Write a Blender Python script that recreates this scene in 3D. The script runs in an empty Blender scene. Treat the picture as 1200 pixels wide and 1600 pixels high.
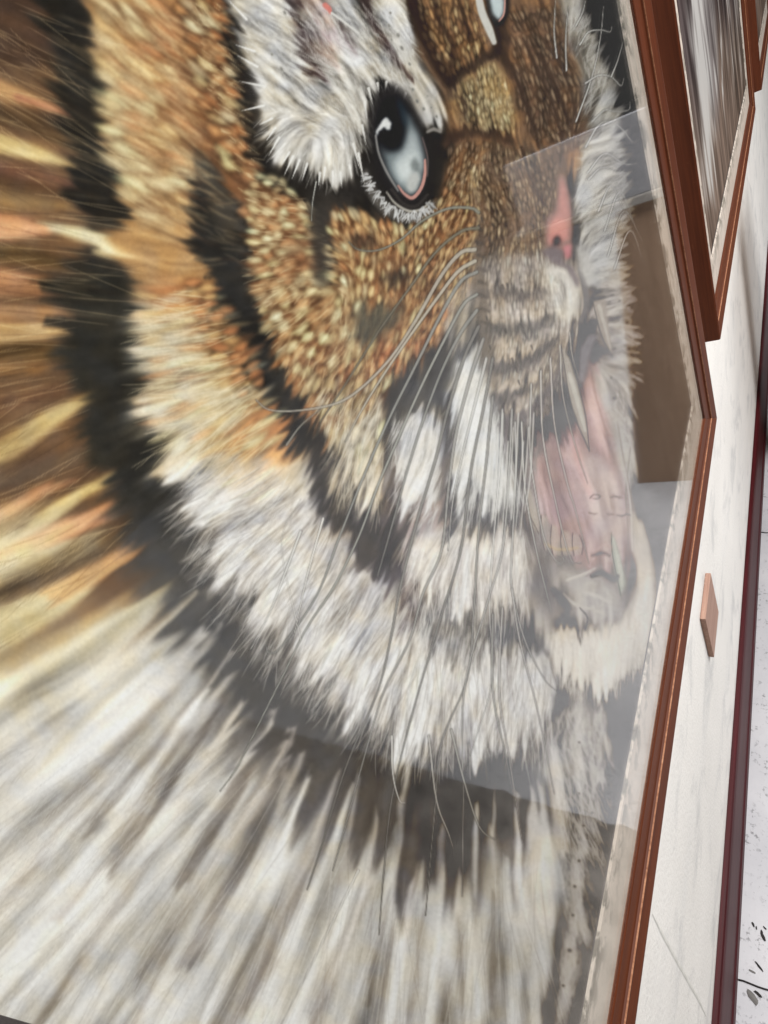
import bpy, bmesh, math
import numpy as np
from mathutils import Matrix, Vector

sc = bpy.context.scene
col = sc.collection

# ------------------------------------------------------------------ camera
EYE = 1.67                      # lens height over the floor, metres
D = 0.15                        # lens to the drawing's sheet, metres; the sheet is the plane y = 0, the room is y < 0
F_PX, CX, CY = 907.3, 600.0, 800.0
_h = np.array([1248.92, -301.2]); _v = np.array([1328.74, 1976.98])     # where the level and the upright edges run together
AX = np.r_[_h-(CX, CY), F_PX]; AX /= np.linalg.norm(AX)
AD = np.r_[_v-(CX, CY), F_PX]; AD -= AX*(AD@AX); AD /= np.linalg.norm(AD)
AN = np.cross(AX, AD)
cam_d = bpy.data.cameras.new('camera'); cam = bpy.data.objects.new('camera', cam_d); col.objects.link(cam)
cam_d.sensor_fit = 'VERTICAL'; cam_d.sensor_height = 36; cam_d.lens = F_PX/1600*36
cam_d.clip_start = .005; cam_d.clip_end = 60
w_right = Vector((AX[0], AN[0], -AD[0])); w_up = -Vector((AX[1], AN[1], -AD[1])); w_back = -Vector((AX[2], AN[2], -AD[2]))
M = Matrix((w_right, w_up, w_back)).transposed().to_4x4(); M.translation = (0, -D, EYE)
cam.matrix_world = M
sc.camera = cam

# ------------------------------------------------------------------ light: a dim room with ceiling panels
world = bpy.data.worlds.new('World'); sc.world = world; world.use_nodes = True
bg = world.node_tree.nodes['Background']; bg.inputs[0].default_value = (1.0, .98, .96, 1); bg.inputs[1].default_value = .07
def area(name, loc, target, sx, sy, power, colr):
    l = bpy.data.lights.new(name, 'AREA'); l.shape = 'RECTANGLE'; l.size = sx; l.size_y = sy; l.energy = power; l.color = colr
    o = bpy.data.objects.new(name, l); col.objects.link(o); o.location = loc
    o.rotation_euler = (Vector(target)-Vector(loc)).to_track_quat('-Z', 'Y').to_euler(); return o
area('ceiling_panel_lamp', (1.0, -1.35, 3.3), (.5, 0, .9), 1.2, .6, 112, (1, .98, .955))
area('ceiling_panel_lamp', (3.4, -1.6, 3.3), (2.6, -.3, .6), 1.2, .6, 56, (1, .975, .945))

vs = sc.view_settings; vs.view_transform = 'Standard'; vs.look = 'None'; vs.exposure = 0; vs.gamma = 1; vs.use_curve_mapping = False
sc.render.engine = 'CYCLES'
sc.cycles.max_bounces = 6; sc.cycles.transparent_max_bounces = 12; sc.cycles.caustics_reflective = False; sc.cycles.caustics_refractive = False
sc.cycles.use_denoising = True

# ------------------------------------------------------------------ helpers
def tag(o, label=None, cat=None, group=None, kind=None):
    if label: o['label'] = label
    if cat: o['category'] = cat
    if group: o['group'] = group
    if kind: o['kind'] = kind
    return o
def mesh_obj(name, verts, faces, mat=None, parent=None, smooth=False):
    me = bpy.data.meshes.new(name); me.from_pydata([tuple(v) for v in verts], [], faces); me.validate()
    bm = bmesh.new(); bm.from_mesh(me); bmesh.ops.recalc_face_normals(bm, faces=bm.faces); bm.to_mesh(me); bm.free()
    if smooth: me.polygons.foreach_set('use_smooth', [True]*len(me.polygons))
    o = bpy.data.objects.new(name, me); col.objects.link(o)
    if mat: me.materials.append(mat)
    if parent: o.parent = parent
    return o
def empty(name, loc, rot=(0, 0, 0)):
    o = bpy.data.objects.new(name, None); o.empty_display_size = .05; col.objects.link(o); o.location = loc; o.rotation_euler = rot; return o
def box(name, lo, hi, mat, parent=None, bevel=0):
    bm = bmesh.new(); bmesh.ops.create_cube(bm, size=1)
    for v in bm.verts: v.co = Vector([lo[i]+(hi[i]-lo[i])*(v.co[i]+.5) for i in range(3)])
    if bevel: bmesh.ops.bevel(bm, geom=bm.edges[:], offset=bevel, segments=2, affect='EDGES', profile=.6)
    me = bpy.data.meshes.new(name); bm.to_mesh(me); bm.free(); me.materials.append(mat)
    o = bpy.data.objects.new(name, me); col.objects.link(o)
    if parent: o.parent = parent
    return o
class NT:
    def __init__(s, name):
        s.m = bpy.data.materials.new(name); s.m.use_nodes = True; s.t = s.m.node_tree; s.b = s.t.nodes['Principled BSDF']
    def n(s, typ, **k):
        nd = s.t.nodes.new(typ)
        for a, v in k.items():
            if a.startswith('i_'):
                key = a[2:]; key = int(key) if key.isdigit() else key.replace('_', ' ')
                nd.inputs[key].default_value = v
            else: setattr(nd, a, v)
        return nd
    def l(s, a, b): s.t.links.new(a, b)
    def noise(s, co, scale, detail=4, rough=.55, dist=0):
        nd = s.n('ShaderNodeTexNoise', i_Scale=scale, i_Detail=detail, i_Roughness=rough, i_Distortion=dist)
        if co is not None: s.l(co, nd.inputs['Vector'])
        return nd.outputs['Fac']
    def coords(s, scale=(1, 1, 1), what='Object'):
        tc = s.n('ShaderNodeTexCoord'); mp = s.n('ShaderNodeMapping'); mp.inputs['Scale'].default_value = scale
        s.l(tc.outputs[what], mp.inputs['Vector']); return mp.outputs[0]
    def ramp(s, fac, stops):
        r = s.n('ShaderNodeValToRGB'); e = r.color_ramp.elements
        while len(e) < len(stops): e.new(.5)
        for el, (p, c) in zip(e, stops): el.position = p; el.color = (*c, 1)
        s.l(fac, r.inputs[0]); return r.outputs[0]
    def math(s, op, a, b=None, clamp=False):
        nd = s.n('ShaderNodeMath', operation=op, use_clamp=clamp)
        for k, v in enumerate((a, b)):
            if v is None: continue
            if isinstance(v, (int, float)): nd.inputs[k].default_value = v
            else: s.l(v, nd.inputs[k])
        return nd.outputs[0]
    def mix(s, fac, a, b, mode='MIX'):
        nd = s.n('ShaderNodeMix', data_type='RGBA', blend_type=mode)
        for sock, v in ((nd.inputs[0], fac), (nd.inputs[6], a), (nd.inputs[7], b)):
            if isinstance(v, (int, float)): sock.default_value = v
            elif isinstance(v, tuple): sock.default_value = (*v, 1)
            else: s.l(v, sock)
        return nd.outputs[2]
    def bump(s, h, strength, dist=.001):
        b = s.n('ShaderNodeBump', i_Strength=strength, i_Distance=dist); s.l(h, b.inputs['Height']); s.l(b.outputs[0], s.b.inputs['Normal'])
    def done(s, color=None, rough=.5, spec=.5, coat=0, coat_rough=.1):
        if color is not None:
            if isinstance(color, tuple): s.b.inputs['Base Color'].default_value = (*color, 1)
            else: s.l(color, s.b.inputs['Base Color'])
        if isinstance(rough, (int, float)): s.b.inputs['Roughness'].default_value = rough
        else: s.l(rough, s.b.inputs['Roughness'])
        s.b.inputs['Specular IOR Level'].default_value = spec
        s.b.inputs['Coat Weight'].default_value = coat; s.b.inputs['Coat Roughness'].default_value = coat_rough
        return s.m
def lin(c):
    c = np.asarray(c, float)/255; return np.where(c <= .04045, c/12.92, ((c+.055)/1.055)**2.4)
def L3(*c): return tuple(float(x) for x in lin(c))

# ------------------------------------------------------------------ materials
def wood(name, axis, dark, mid, light, gloss=.42):
    m = NT(name); sc_ = [70, 70, 70]; sc_[axis] = 3.0
    co = m.coords(tuple(sc_)); g = m.noise(co, 1.0, 6, .6, .4)
    sc2 = [420, 420, 420]; sc2[axis] = 12; g2 = m.noise(m.coords(tuple(sc2)), 1.0, 3, .6)
    wear = m.noise(m.coords((9, 9, 9)), 1, 3, .5)
    c = m.ramp(g, [(.25, dark), (.52, mid), (.8, light)])
    c = m.mix(.35, c, m.ramp(g2, [(.3, tuple(x*.6 for x in dark)), (.7, light)]), 'MIX')
    c = m.mix(m.math('MULTIPLY', wear, .55), c, tuple(x*.7 for x in mid))
    nick = m.ramp(m.noise(m.coords((55, 55, 55)), 1, 5, .7), [(.66, (0, 0, 0)), (.72, (1, 1, 1))]); c = m.mix(m.math('MULTIPLY', nick, .35), c, tuple(min(1, x*1.9+.02) for x in light))
    m.bump(g2, .12, .0004)
    return m.done(c, m.math('ADD', m.math('MULTIPLY', g2, .18), gloss), .16, .04, .2)
DKW, MDW, LTW = L3(62, 28, 14), L3(90, 43, 22), L3(108, 56, 30)
WOOD_X = wood('frame_wood_level', 0, DKW, MDW, LTW); WOOD_Z = wood('frame_wood_upright', 2, DKW, MDW, LTW)
RIDGE_HIGHLIGHT = wood('ridge_highlight', 1, L3(96, 50, 28), L3(160, 106, 76), L3(214, 166, 132), .3)  # light tones painted to stand in for the highlight on the frame ridge
MAROON = wood('skirting_wood', 0, L3(44, 8, 12), L3(72, 15, 22), L3(88, 24, 30), .46)
PLAQUE = wood('plaque_wood', 0, L3(140, 104, 92), L3(176, 140, 124), L3(196, 162, 144), .55)
PLINTH = wood('plinth_wood', 2, L3(150, 122, 100), L3(182, 152, 128), L3(204, 176, 152), .5)

def plaster():
    m = NT('white_plaster'); co = m.coords((1, 1, 1)); a = m.noise(co, 3, 5, .6); b = m.noise(m.coords((1.0, 1, 9)), 1.6, 3, .5); f = m.noise(co, 160, 3, .6)
    c = m.ramp(a, [(.3, L3(234, 232, 228)), (.65, L3(245, 243, 239))])
    c = m.mix(m.math('MULTIPLY', m.ramp(b, [(.50, (0, 0, 0)), (.72, (1, 1, 1))]), .18), c, L3(208, 210, 211))
    st = m.noise(m.coords((1.6, 1, 2.4)), 4.0, 6, .66, .5); c = m.mix(m.math('MULTIPLY', m.ramp(st, [(.52, (0, 0, 0)), (.70, (1, 1, 1))]), .6), c, L3(186, 187, 188))
    sp = m.ramp(m.noise(co, 240, 1, .5), [(.76, (0, 0, 0)), (.80, (1, 1, 1))])
    c = m.mix(m.math('MULTIPLY', sp, .5), c, L3(150, 150, 148))
    m.bump(m.math('ADD', m.math('MULTIPLY', f, .5), a), .5, .004)
    return m.done(c, .75, .3)
def floor_mat():
    m = NT('white_floor_paint'); co = m.coords((1, 1, 1)); a = m.noise(co, 4, 5, .6); f = m.noise(co, 90, 4, .65); g = m.noise(co, 14, 4, .7)
    c = m.ramp(a, [(.3, L3(196, 197, 203)), (.7, L3(222, 222, 226))])
    sp = m.math('MULTIPLY', m.ramp(f, [(.54, (0, 0, 0)), (.62, (1, 1, 1))]), m.ramp(g, [(.46, (0, 0, 0)), (.60, (1, 1, 1))]))
    c = m.mix(m.math('MULTIPLY', sp, .75), c, L3(120, 121, 124))
    m.bump(f, .2, .002)
    return m.done(c, .55, .4)
def mat_board(x0, x1, z0, z1, k=1.0):
    m = NT('mat_board'); tc = m.n('ShaderNodeTexCoord'); sp = m.n('ShaderNodeSeparateXYZ'); m.l(tc.outputs['Object'], sp.inputs[0])
    dx = m.math('MAXIMUM', m.math('SUBTRACT', sp.outputs[0], x1), m.math('SUBTRACT', x0, sp.outputs[0]))
    dz = m.math('MAXIMUM', m.math('SUBTRACT', sp.outputs[2], z1), m.math('SUBTRACT', z0, sp.outputs[2]))
    d = m.math('MAXIMUM', dx, dz)                                   # way out from the window of the mat
    nz = m.noise(tc.outputs['Object'], 46, 5, .65); nf = m.noise(tc.outputs['Object'], 130, 4, .6); nl = m.noise(tc.outputs['Object'], 7, 3, .5)
    c = m.ramp(nl, [(.35, tuple(x*k for x in L3(226, 210, 196))), (.65, tuple(x*k for x in L3(238, 226, 214)))])
    rim = m.math('SUBTRACT', 1.0, m.math('MULTIPLY', d, 32.0), True)
    st = m.math('MULTIPLY', m.ramp(nz, [(.47, (0, 0, 0)), (.56, (1, 1, 1))]), m.math('ADD', m.math('MULTIPLY', rim, .75), .12))
    c = m.mix(st, c, L3(112, 108, 98))
    fx = m.ramp(nf, [(.66, (0, 0, 0)), (.74, (1, 1, 1))])
    c = m.mix(m.math('MULTIPLY', fx, .4), c, L3(140, 126, 112))
    m.bump(nf, .15, .0006)
    return m.done(c, .85, .2)
def plain(name, c, rough=.6, spec=.4, var=.12, sc_=40):
    m = NT(name); n = m.noise(m.coords(), sc_, 4, .6)
    return m.done(m.ramp(n, [(.3, tuple(x*(1-var) for x in c)), (.7, tuple(min(1, x*(1+var)) for x in c))]), rough, spec)
def glass_mat():
    m = NT('picture_glass'); t = m.t; t.nodes.remove(m.b)
    out = t.nodes['Material Output']; geo = m.n('ShaderNodeNewGeometry')
    ior = m.math('ADD', m.math('MULTIPLY', geo.outputs['Backfacing'], 1/1.5-1.5), 1.5)
    fr = m.n('ShaderNodeFresnel'); m.l(ior, fr.inputs['IOR'])
    dust = m.noise(m.coords((1, 1, 1)), 18, 5, .6)
    gl = m.n('ShaderNodeBsdfGlossy'); m.l(m.math('ADD', m.math('MULTIPLY', dust, .05), .02), gl.inputs['Roughness'])
    tr = m.n('ShaderNodeBsdfTransparent'); tr.inputs[0].default_value = (.985, .99, .985, 1)
    mx = m.n('ShaderNodeMixShader'); m.l(fr.outputs[0], mx.inputs[0]); m.l(tr.outputs[0], mx.inputs[1]); m.l(gl.outputs[0], mx.inputs[2])
    m.l(mx.outputs[0], out.inputs['Surface']); return m.m
def print_mat():
    m = NT('drawing_ink_on_paper'); a = m.n('ShaderNodeVertexColor', layer_name='ink')
    f = m.noise(m.coords(), 900, 2, .6); c = m.mix(.03, a.outputs['Color'], m.ramp(f, [(.3, (0, 0, 0)), (.7, (1, 1, 1))]), 'OVERLAY')
    return m.done(c, .9, .0)
GLASS, INK = glass_mat(), print_mat()
DARK_STRIP = plain('inner_dark_strip', L3(64, 58, 58), .6, .3)
BACKING = plain('backing_board', L3(120, 92, 66), .8, .2)
PLASTER, FLOOR = plaster(), floor_mat()

# ------------------------------------------------------------------ the setting
WALL_Y = .030
fl = mesh_obj('floor', [(-3, -4, 0), (9, -4, 0), (9, WALL_Y+.002, 0), (-3, WALL_Y+.002, 0)], [(0, 1, 2, 3)], FLOOR); tag(fl, kind='structure')
wl = box('wall', (-3, WALL_Y, -.02), (9, WALL_Y+.12, 3.4), PLASTER); tag(wl, kind='structure')
def sweep_x(name, prof, x0, x1, mat, parent=None):
    v = [(x0, y, z) for y, z in prof]+[(x1, y, z) for y, z in prof]; n = len(prof)
    f = [(i, (i+1) % n, n+(i+1) % n, n+i) for i in range(n)]+[tuple(range(n)), tuple(range(n, 2*n))]
    return mesh_obj(name, v, f, mat, parent)
sk = sweep_x('skirting_board', [(WALL_Y-.0005, .001), (.0195, .001), (.0180, .010), (.0180, .060), (.0150, .066), (.0150, .074), (.0180, .080), (.0180, .205), (.0166, .214), (.0172, .226), (.0190, .236), (.0215, .2405), (WALL_Y-.0005, .2420)], -3, 9, MAROON)
tag(sk, 'dark maroon wooden skirting board running along the foot of the white wall', 'skirting board')

# ------------------------------------------------------------------ framed pictures
def grid_print(us, ws, cols, name, parent, y=0.0):
    nu, nw = len(us), len(ws); U, W_ = np.meshgrid(us, ws)
    me = bpy.data.meshes.new(name); co = np.stack([U, np.full_like(U, y), W_], -1).reshape(-1, 3).astype(np.float32)
    idx = np.arange(nu*nw).reshape(nw, nu); q = np.stack([idx[:-1, :-1], idx[:-1, 1:], idx[1:, 1:], idx[1:, :-1]], -1).reshape(-1, 4)
    me.vertices.add(len(co)); me.vertices.foreach_set('co', co.ravel())
    me.loops.add(q.size); me.loops.foreach_set('vertex_index', q.ravel().astype(np.int32))
    me.polygons.add(len(q)); me.polygons.foreach_set('loop_start', np.arange(0, q.size, 4, dtype=np.int32))
    me.update(calc_edges=True)
    at = me.color_attributes.new('ink', 'FLOAT_COLOR', 'POINT')
    at.data.foreach_set('color', np.concatenate([cols.reshape(-1, 3), np.ones((nu*nw, 1))], 1).astype(np.float32).ravel())
    me.materials.append(INK); o = bpy.data.objects.new(name, me); col.objects.link(o); o.parent = parent; return o
PROFILE = [(.0, .004), (.0, -.0052), (.03, -.0060), (.08, -.0062), (.44, -.0086), (.465, -.0104), (.50, -.0110), (.54, -.0106), (.62, -.0112), (.90, -.0148), (.97, -.0146), (1.0, -.0128), (1.0, WALL_Y-.0008), (.1, WALL_Y-.0008), (.1, .004)]   # share of the width, depth
def framed(name, label, mat_in, frame_in, wx, wz, tilt=0, glazed=True):
    """mat_in and frame_in are (x0, x1, z0, z1) on the wall, wx and wz the widths of the moulding; parts are modelled about the foot of the frame"""
    fx0, fx1, fz0, fz1 = frame_in; base = Vector(((fx0+fx1)/2, 0, EYE+fz0-wz))
    root = empty(name, base, (0, math.radians(tilt), 0)); tag(root, label, 'framed picture', 'framed pictures along the wall')
    sh = lambda b: (b[0]-base.x, b[1]-base.x, EYE+b[2]-base.z, EYE+b[3]-base.z)
    A, B = sh(mat_in), sh(frame_in)
    cs = [(B[0], B[2], -1, -1), (B[1], B[2], 1, -1), (B[1], B[3], 1, 1), (B[0], B[3], -1, 1)]
    for k in range(4):                                              # four mitred lengths of moulding
        a, b = cs[k], cs[(k+1) % 4]; g = .00025; v = []
        for (cx, cz, sx, sz), e in ((a, 1), (b, -1)):
            for t, y in PROFILE:
                x, z = cx+sx*t*wx, cz+sz*t*wz
                if k % 2 == 0: x += e*g
                else: z += e*g
                v.append((x, y, z))
        n = len(PROFILE); f = [(i, (i+1) % n, n+(i+1) % n, n+i) for i in range(n)]+[tuple(range(n)), tuple(range(n, 2*n))]
        mb = mesh_obj('frame_member', v, f, WOOD_X if k % 2 == 0 else WOOD_Z, root)
        bp = [(.462, -.0096), (.470, -.0113), (.478, -.0117), (.486, -.0113), (.490, -.0100)]; v = []   # pale strip along the ridge, its highlight put into the colour
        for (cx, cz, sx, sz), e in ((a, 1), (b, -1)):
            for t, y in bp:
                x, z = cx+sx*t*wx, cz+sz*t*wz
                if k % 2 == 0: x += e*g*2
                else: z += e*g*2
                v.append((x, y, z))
        n = len(bp); mesh_obj('highlight_strip', v, [(i, (i+1) % n, n+(i+1) % n, n+i) for i in range(n)]+[tuple(range(n)), tuple(range(n, 2*n))], RIDGE_HIGHLIGHT, mb)
    # mat board: a flat border with a bevelled window
    t0, t1 = -.0008, -.0026; e = .003
    o = [(B[0]+.0005, B[2]+.0005), (B[1]-.0005, B[2]+.0005), (B[1]-.0005, B[3]-.0005), (B[0]+.0005, B[3]-.0005)]
    i1 = [(A[0], A[2]), (A[1], A[2]), (A[1], A[3]), (A[0], A[3])]; i0 = [(A[0]+e, A[2]+e), (A[1]-e, A[2]+e), (A[1]-e, A[3]-e), (A[0]+e, A[3]-e)]
    v = [(x, t1, z) for x, z in o]+[(x, t1, z) for x, z in i1]+[(x, t0, z) for x, z in i0]+[(x, t0, z) for x, z in o]; f = []
    for k in range(4):
        j = (k+1) % 4; f += [(k, j, 4+j, 4+k), (4+k, 4+j, 8+j, 8+k), (8+k, 8+j, 12+j, 12+k), (12+k, 12+j, j, k)]
    mesh_obj('mat', v, f, mat_board(A[0], A[1], A[2], A[3], 1 if glazed else .62), root)
    # dark strip just inside the mat
    q = .0022
    o = [(x, z) for x, z in i0]; i2 = [(A[0]+e+q, A[2]+e+q), (A[1]-e-q, A[2]+e+q), (A[1]-e-q, A[3]-e-q), (A[0]+e+q, A[3]-e-q)]
    v = [(x, -.0007, z) for x, z in o]+[(x, -.0007, z) for x, z in i2]+[(x, -.0002, z) for x, z in i2]+[(x, -.0002, z) for x, z in o]; f = []
    for k in range(4):
        j = (k+1) % 4; f += [(k, j, 4+j, 4+k), (4+k, 4+j, 8+j, 8+k), (8+k, 8+j, 12+j, 12+k), (12+k, 12+j, j, k)]
    mesh_obj('dark_strip', v, f, DARK_STRIP, root)
    if glazed: box('glass', (B[0]+.0006, -.0052+.0005, B[2]+.0006), (B[1]-.0006, -.0032, B[3]-.0006), GLASS, root)
    box('backing_board', (B[0]-.003, .0012, B[2]-.003), (B[1]+.003, .0038, B[3]+.003), BACKING, root)
    return root, base

# ------------------------------------------------------------------ what is drawn on the sheet, digitised in pixels of the photograph
# the run of the hair over the sheet: x, y, dx, dy
ORIENT = [(-80,-50,1,.6),(50,50,1,.55),(50,150,1,.5),(50,250,1,.42),(50,340,1,.2),(60,470,1,.05),(60,560,1,-.15),(60,660,1,-.45),(60,780,1,-.5),
(130,860,1,-.55),(60,1000,1,-.6),(200,1050,1,-.7),(280,960,1,-.7),(100,1200,1,-.8),(100,1400,1,-1),(60,1560,1,-1.2),(300,1200,1,-1.1),(300,1400,1,-1.4),(200,1550,1,-1.5),
(350,1100,1,-1.0),(450,1300,.55,-1),(450,1500,.45,-1),(560,1350,.3,-1),(650,1450,.18,-1),(750,1450,.05,-1),(850,1450,-.18,-1),(820,1300,-.12,-1),(900,1560,.1,-1),(650,1250,.15,-1),
(130,200,1,.5),(200,60,1,.7),(250,150,1,.75),(210,250,1,.6),(250,330,1,.5),(210,395,1,.2),(300,450,1,.02),(300,520,1,-.12),(320,590,1,-.3),(330,660,1,-.45),(330,740,1,-.6),
(400,700,1,-.7),(400,800,1,-.75),(370,860,1,-.9),(450,900,.9,-1),(520,950,.65,-1),(580,1030,.5,-1),(680,1100,.25,-1),(760,1100,.12,-1),(840,1080,.05,-1),(480,1000,.6,-1),
(300,80,1,.8),(360,220,1,.75),(340,140,1,.75),(390,300,1,.45),(430,350,1,.15),(430,430,1,-.25),(450,500,1,-.45),(480,560,.6,-1),(540,600,.35,-1),(540,700,.25,-1),(570,780,.25,-1),
(400,40,1,.75),(430,130,1,.8),(430,200,.7,-.6),(470,250,-.35,1),(530,270,.02,1),(560,210,.2,1),(500,180,1,.25),(560,100,.6,1),(620,100,.5,1),(670,140,.5,1),(600,30,.5,1),(480,40,.6,1),
(590,310,1,.8),(620,340,.25,1),(660,335,-.2,1),
(540,350,.5,1),(560,400,-.15,1),(520,400,1,.3),(620,450,.1,1),(600,540,.3,-1),(680,400,.5,-1),(650,500,.35,-1),(700,300,.5,-1),(730,240,.4,-1),(690,360,.6,-1),
(700,50,.25,1),(750,50,.3,1),(670,60,.4,1),(750,160,.05,1),(740,200,.6,1),(800,200,.35,1),(850,150,.4,1),(830,60,.4,1),(800,300,.4,1),(860,260,.2,1),(760,300,.55,1),
(820,420,.0,1),(780,470,.05,1),(860,450,.12,1),(780,560,.1,-1),(860,560,.25,-1),(820,620,.15,-1),
(650,700,.3,-1),(740,600,.4,-1),(760,680,.12,-1),(700,780,.3,-1),(720,900,.12,-1),(800,900,.04,-1),(700,850,.5,-1),(950,1000,.03,-1),(900,1050,.03,-1),(1010,920,.1,-1),(1010,850,-.2,-1),
(930,60,.8,-1),(950,160,.8,-1),(960,300,1,-.5),(960,220,1,-.3),(900,100,.5,1),(970,450,1,-.2),(985,560,1,.2),(980,640,.5,1),(960,720,.3,1),
(920,650,.25,1),(940,750,.2,1),(900,780,.5,1),(960,830,.1,1),(900,1200,.3,1),(930,1400,.5,1),(880,1300,.2,1)]
LENGTH = [(50,50,34),(50,250,36),(50,500,38),(80,900,60),(130,150,26),(150,500,30),(200,700,34),(150,250,26),(100,1300,110),(400,1300,100),(700,1400,90),(850,1400,60),(230,150,26),(230,300,24),(300,500,30),(330,680,34),(420,850,46),
(560,1000,56),(700,1100,56),(480,1040,50),(620,1150,60),(760,1150,60),(360,200,14),(430,400,15),(480,560,24),(380,480,14),(330,380,14),(540,680,40),(430,120,20),(480,250,26),(600,60,12),(650,160,10),(600,330,16),(600,420,20),(650,520,24),(720,60,16),(750,180,14),
(840,160,12),(780,320,12),(820,480,14),(800,600,20),(650,720,52),(760,680,52),(720,900,44),(950,1020,30),(930,80,20),(970,500,18),(930,700,14),(900,930,8),(900,1250,22),(300,1000,44),(460,1090,22)]
AMP = [(50,50,.8),(50,300,.9),(60,600,.9),(80,900,.8),(100,1300,.7),(400,1400,.8),(700,1450,.8),(230,200,.8),(300,500,1),(400,850,1.7),(560,1000,1.8),(700,1100,1.7),(360,200,.9),(430,420,.9),(540,640,1.1),
(430,120,1.5),(500,200,1.3),(600,60,1.3),(620,240,.0),(640,280,.0),(720,60,1.4),(750,180,1.4),(840,160,1.3),(780,320,1.2),(820,480,1),(800,600,1),(650,720,1),(760,680,1.1),(720,900,1.1),(950,1020,.8),
(930,80,1.1),(970,500,1),(930,700,.35),(900,930,.4),(900,1250,.8),(960,60,.3),(1030,500,.35),(450,1090,.2),(330,940,.4),(500,320,.4)]
LONG = [(50,100,.8),(50,500,.8),(150,200,.3),(150,500,.3),(230,750,.3),(60,800,.8),(100,1000,.9),(200,1200,1),(100,1400,1),(400,1350,1),(600,1450,1),(800,1450,.9),(850,1300,.6),(300,1000,.9),(230,200,.25),(300,500,.3),(330,700,.3),(450,900,.5),(650,1080,.5),(430,420,0),(540,640,.1),(500,150,0),(700,100,0),(800,300,0),(820,500,0),(720,800,.2),(940,1000,.2),(960,300,0),(920,1250,.1),(600,300,0)]
WANDER = [(50,200,.4),(50,600,.4),(80,950,.3),(100,1300,.25),(400,1400,.25),(700,1450,.3),(230,200,.7),(300,500,.8),(400,850,.9),(600,1050,.8),(430,420,.8),(540,640,.8),(500,150,1),(720,60,.7),(820,480,.5),(720,900,.5),(950,1020,.4),(960,300,1.4),(920,1300,1),(1050,500,.3)]
FINE = [(50,200,.3),(50,600,.3),(80,950,.3),(100,1300,.25),(400,1400,.3),(700,1450,.4),(230,200,.4),(300,500,.5),(400,850,.8),(600,1050,.9),(430,420,.5),(540,640,.8),(500,150,.9),(720,60,1),(820,480,1),(720,900,.9),(950,1020,.7),(960,300,1),(920,1300,.8)]
SOFT = [(50,100,2.0),(50,400,2.0),(50,700,2.0),(80,950,2.0),(100,1300,2.1),(250,1200,1.9),(300,1450,2.0),(500,1450,1.9),(700,1450,1.7),(830,1400,1.2),(230,200,1.7),(250,350,1.7),(300,500,1.5),(330,680,1.3),(380,850,1.0),(600,1050,1.05),(480,950,1.1),(740,1100,1.0),(360,200,1.5),(430,420,1.3),(480,540,1.1),(540,640,.9),(570,400,.8),(500,150,.5),(600,60,.5),(620,340,.2),(720,60,.4),(750,180,.3),(820,480,.25),(720,900,.8),(760,680,.8),(950,1020,.9),(960,300,.3),(960,600,.3),(920,1300,.5),(650,700,.6),(330,960,1.6),(150,500,2)]
K = (52,48,44); G = (74,72,69)
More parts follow.
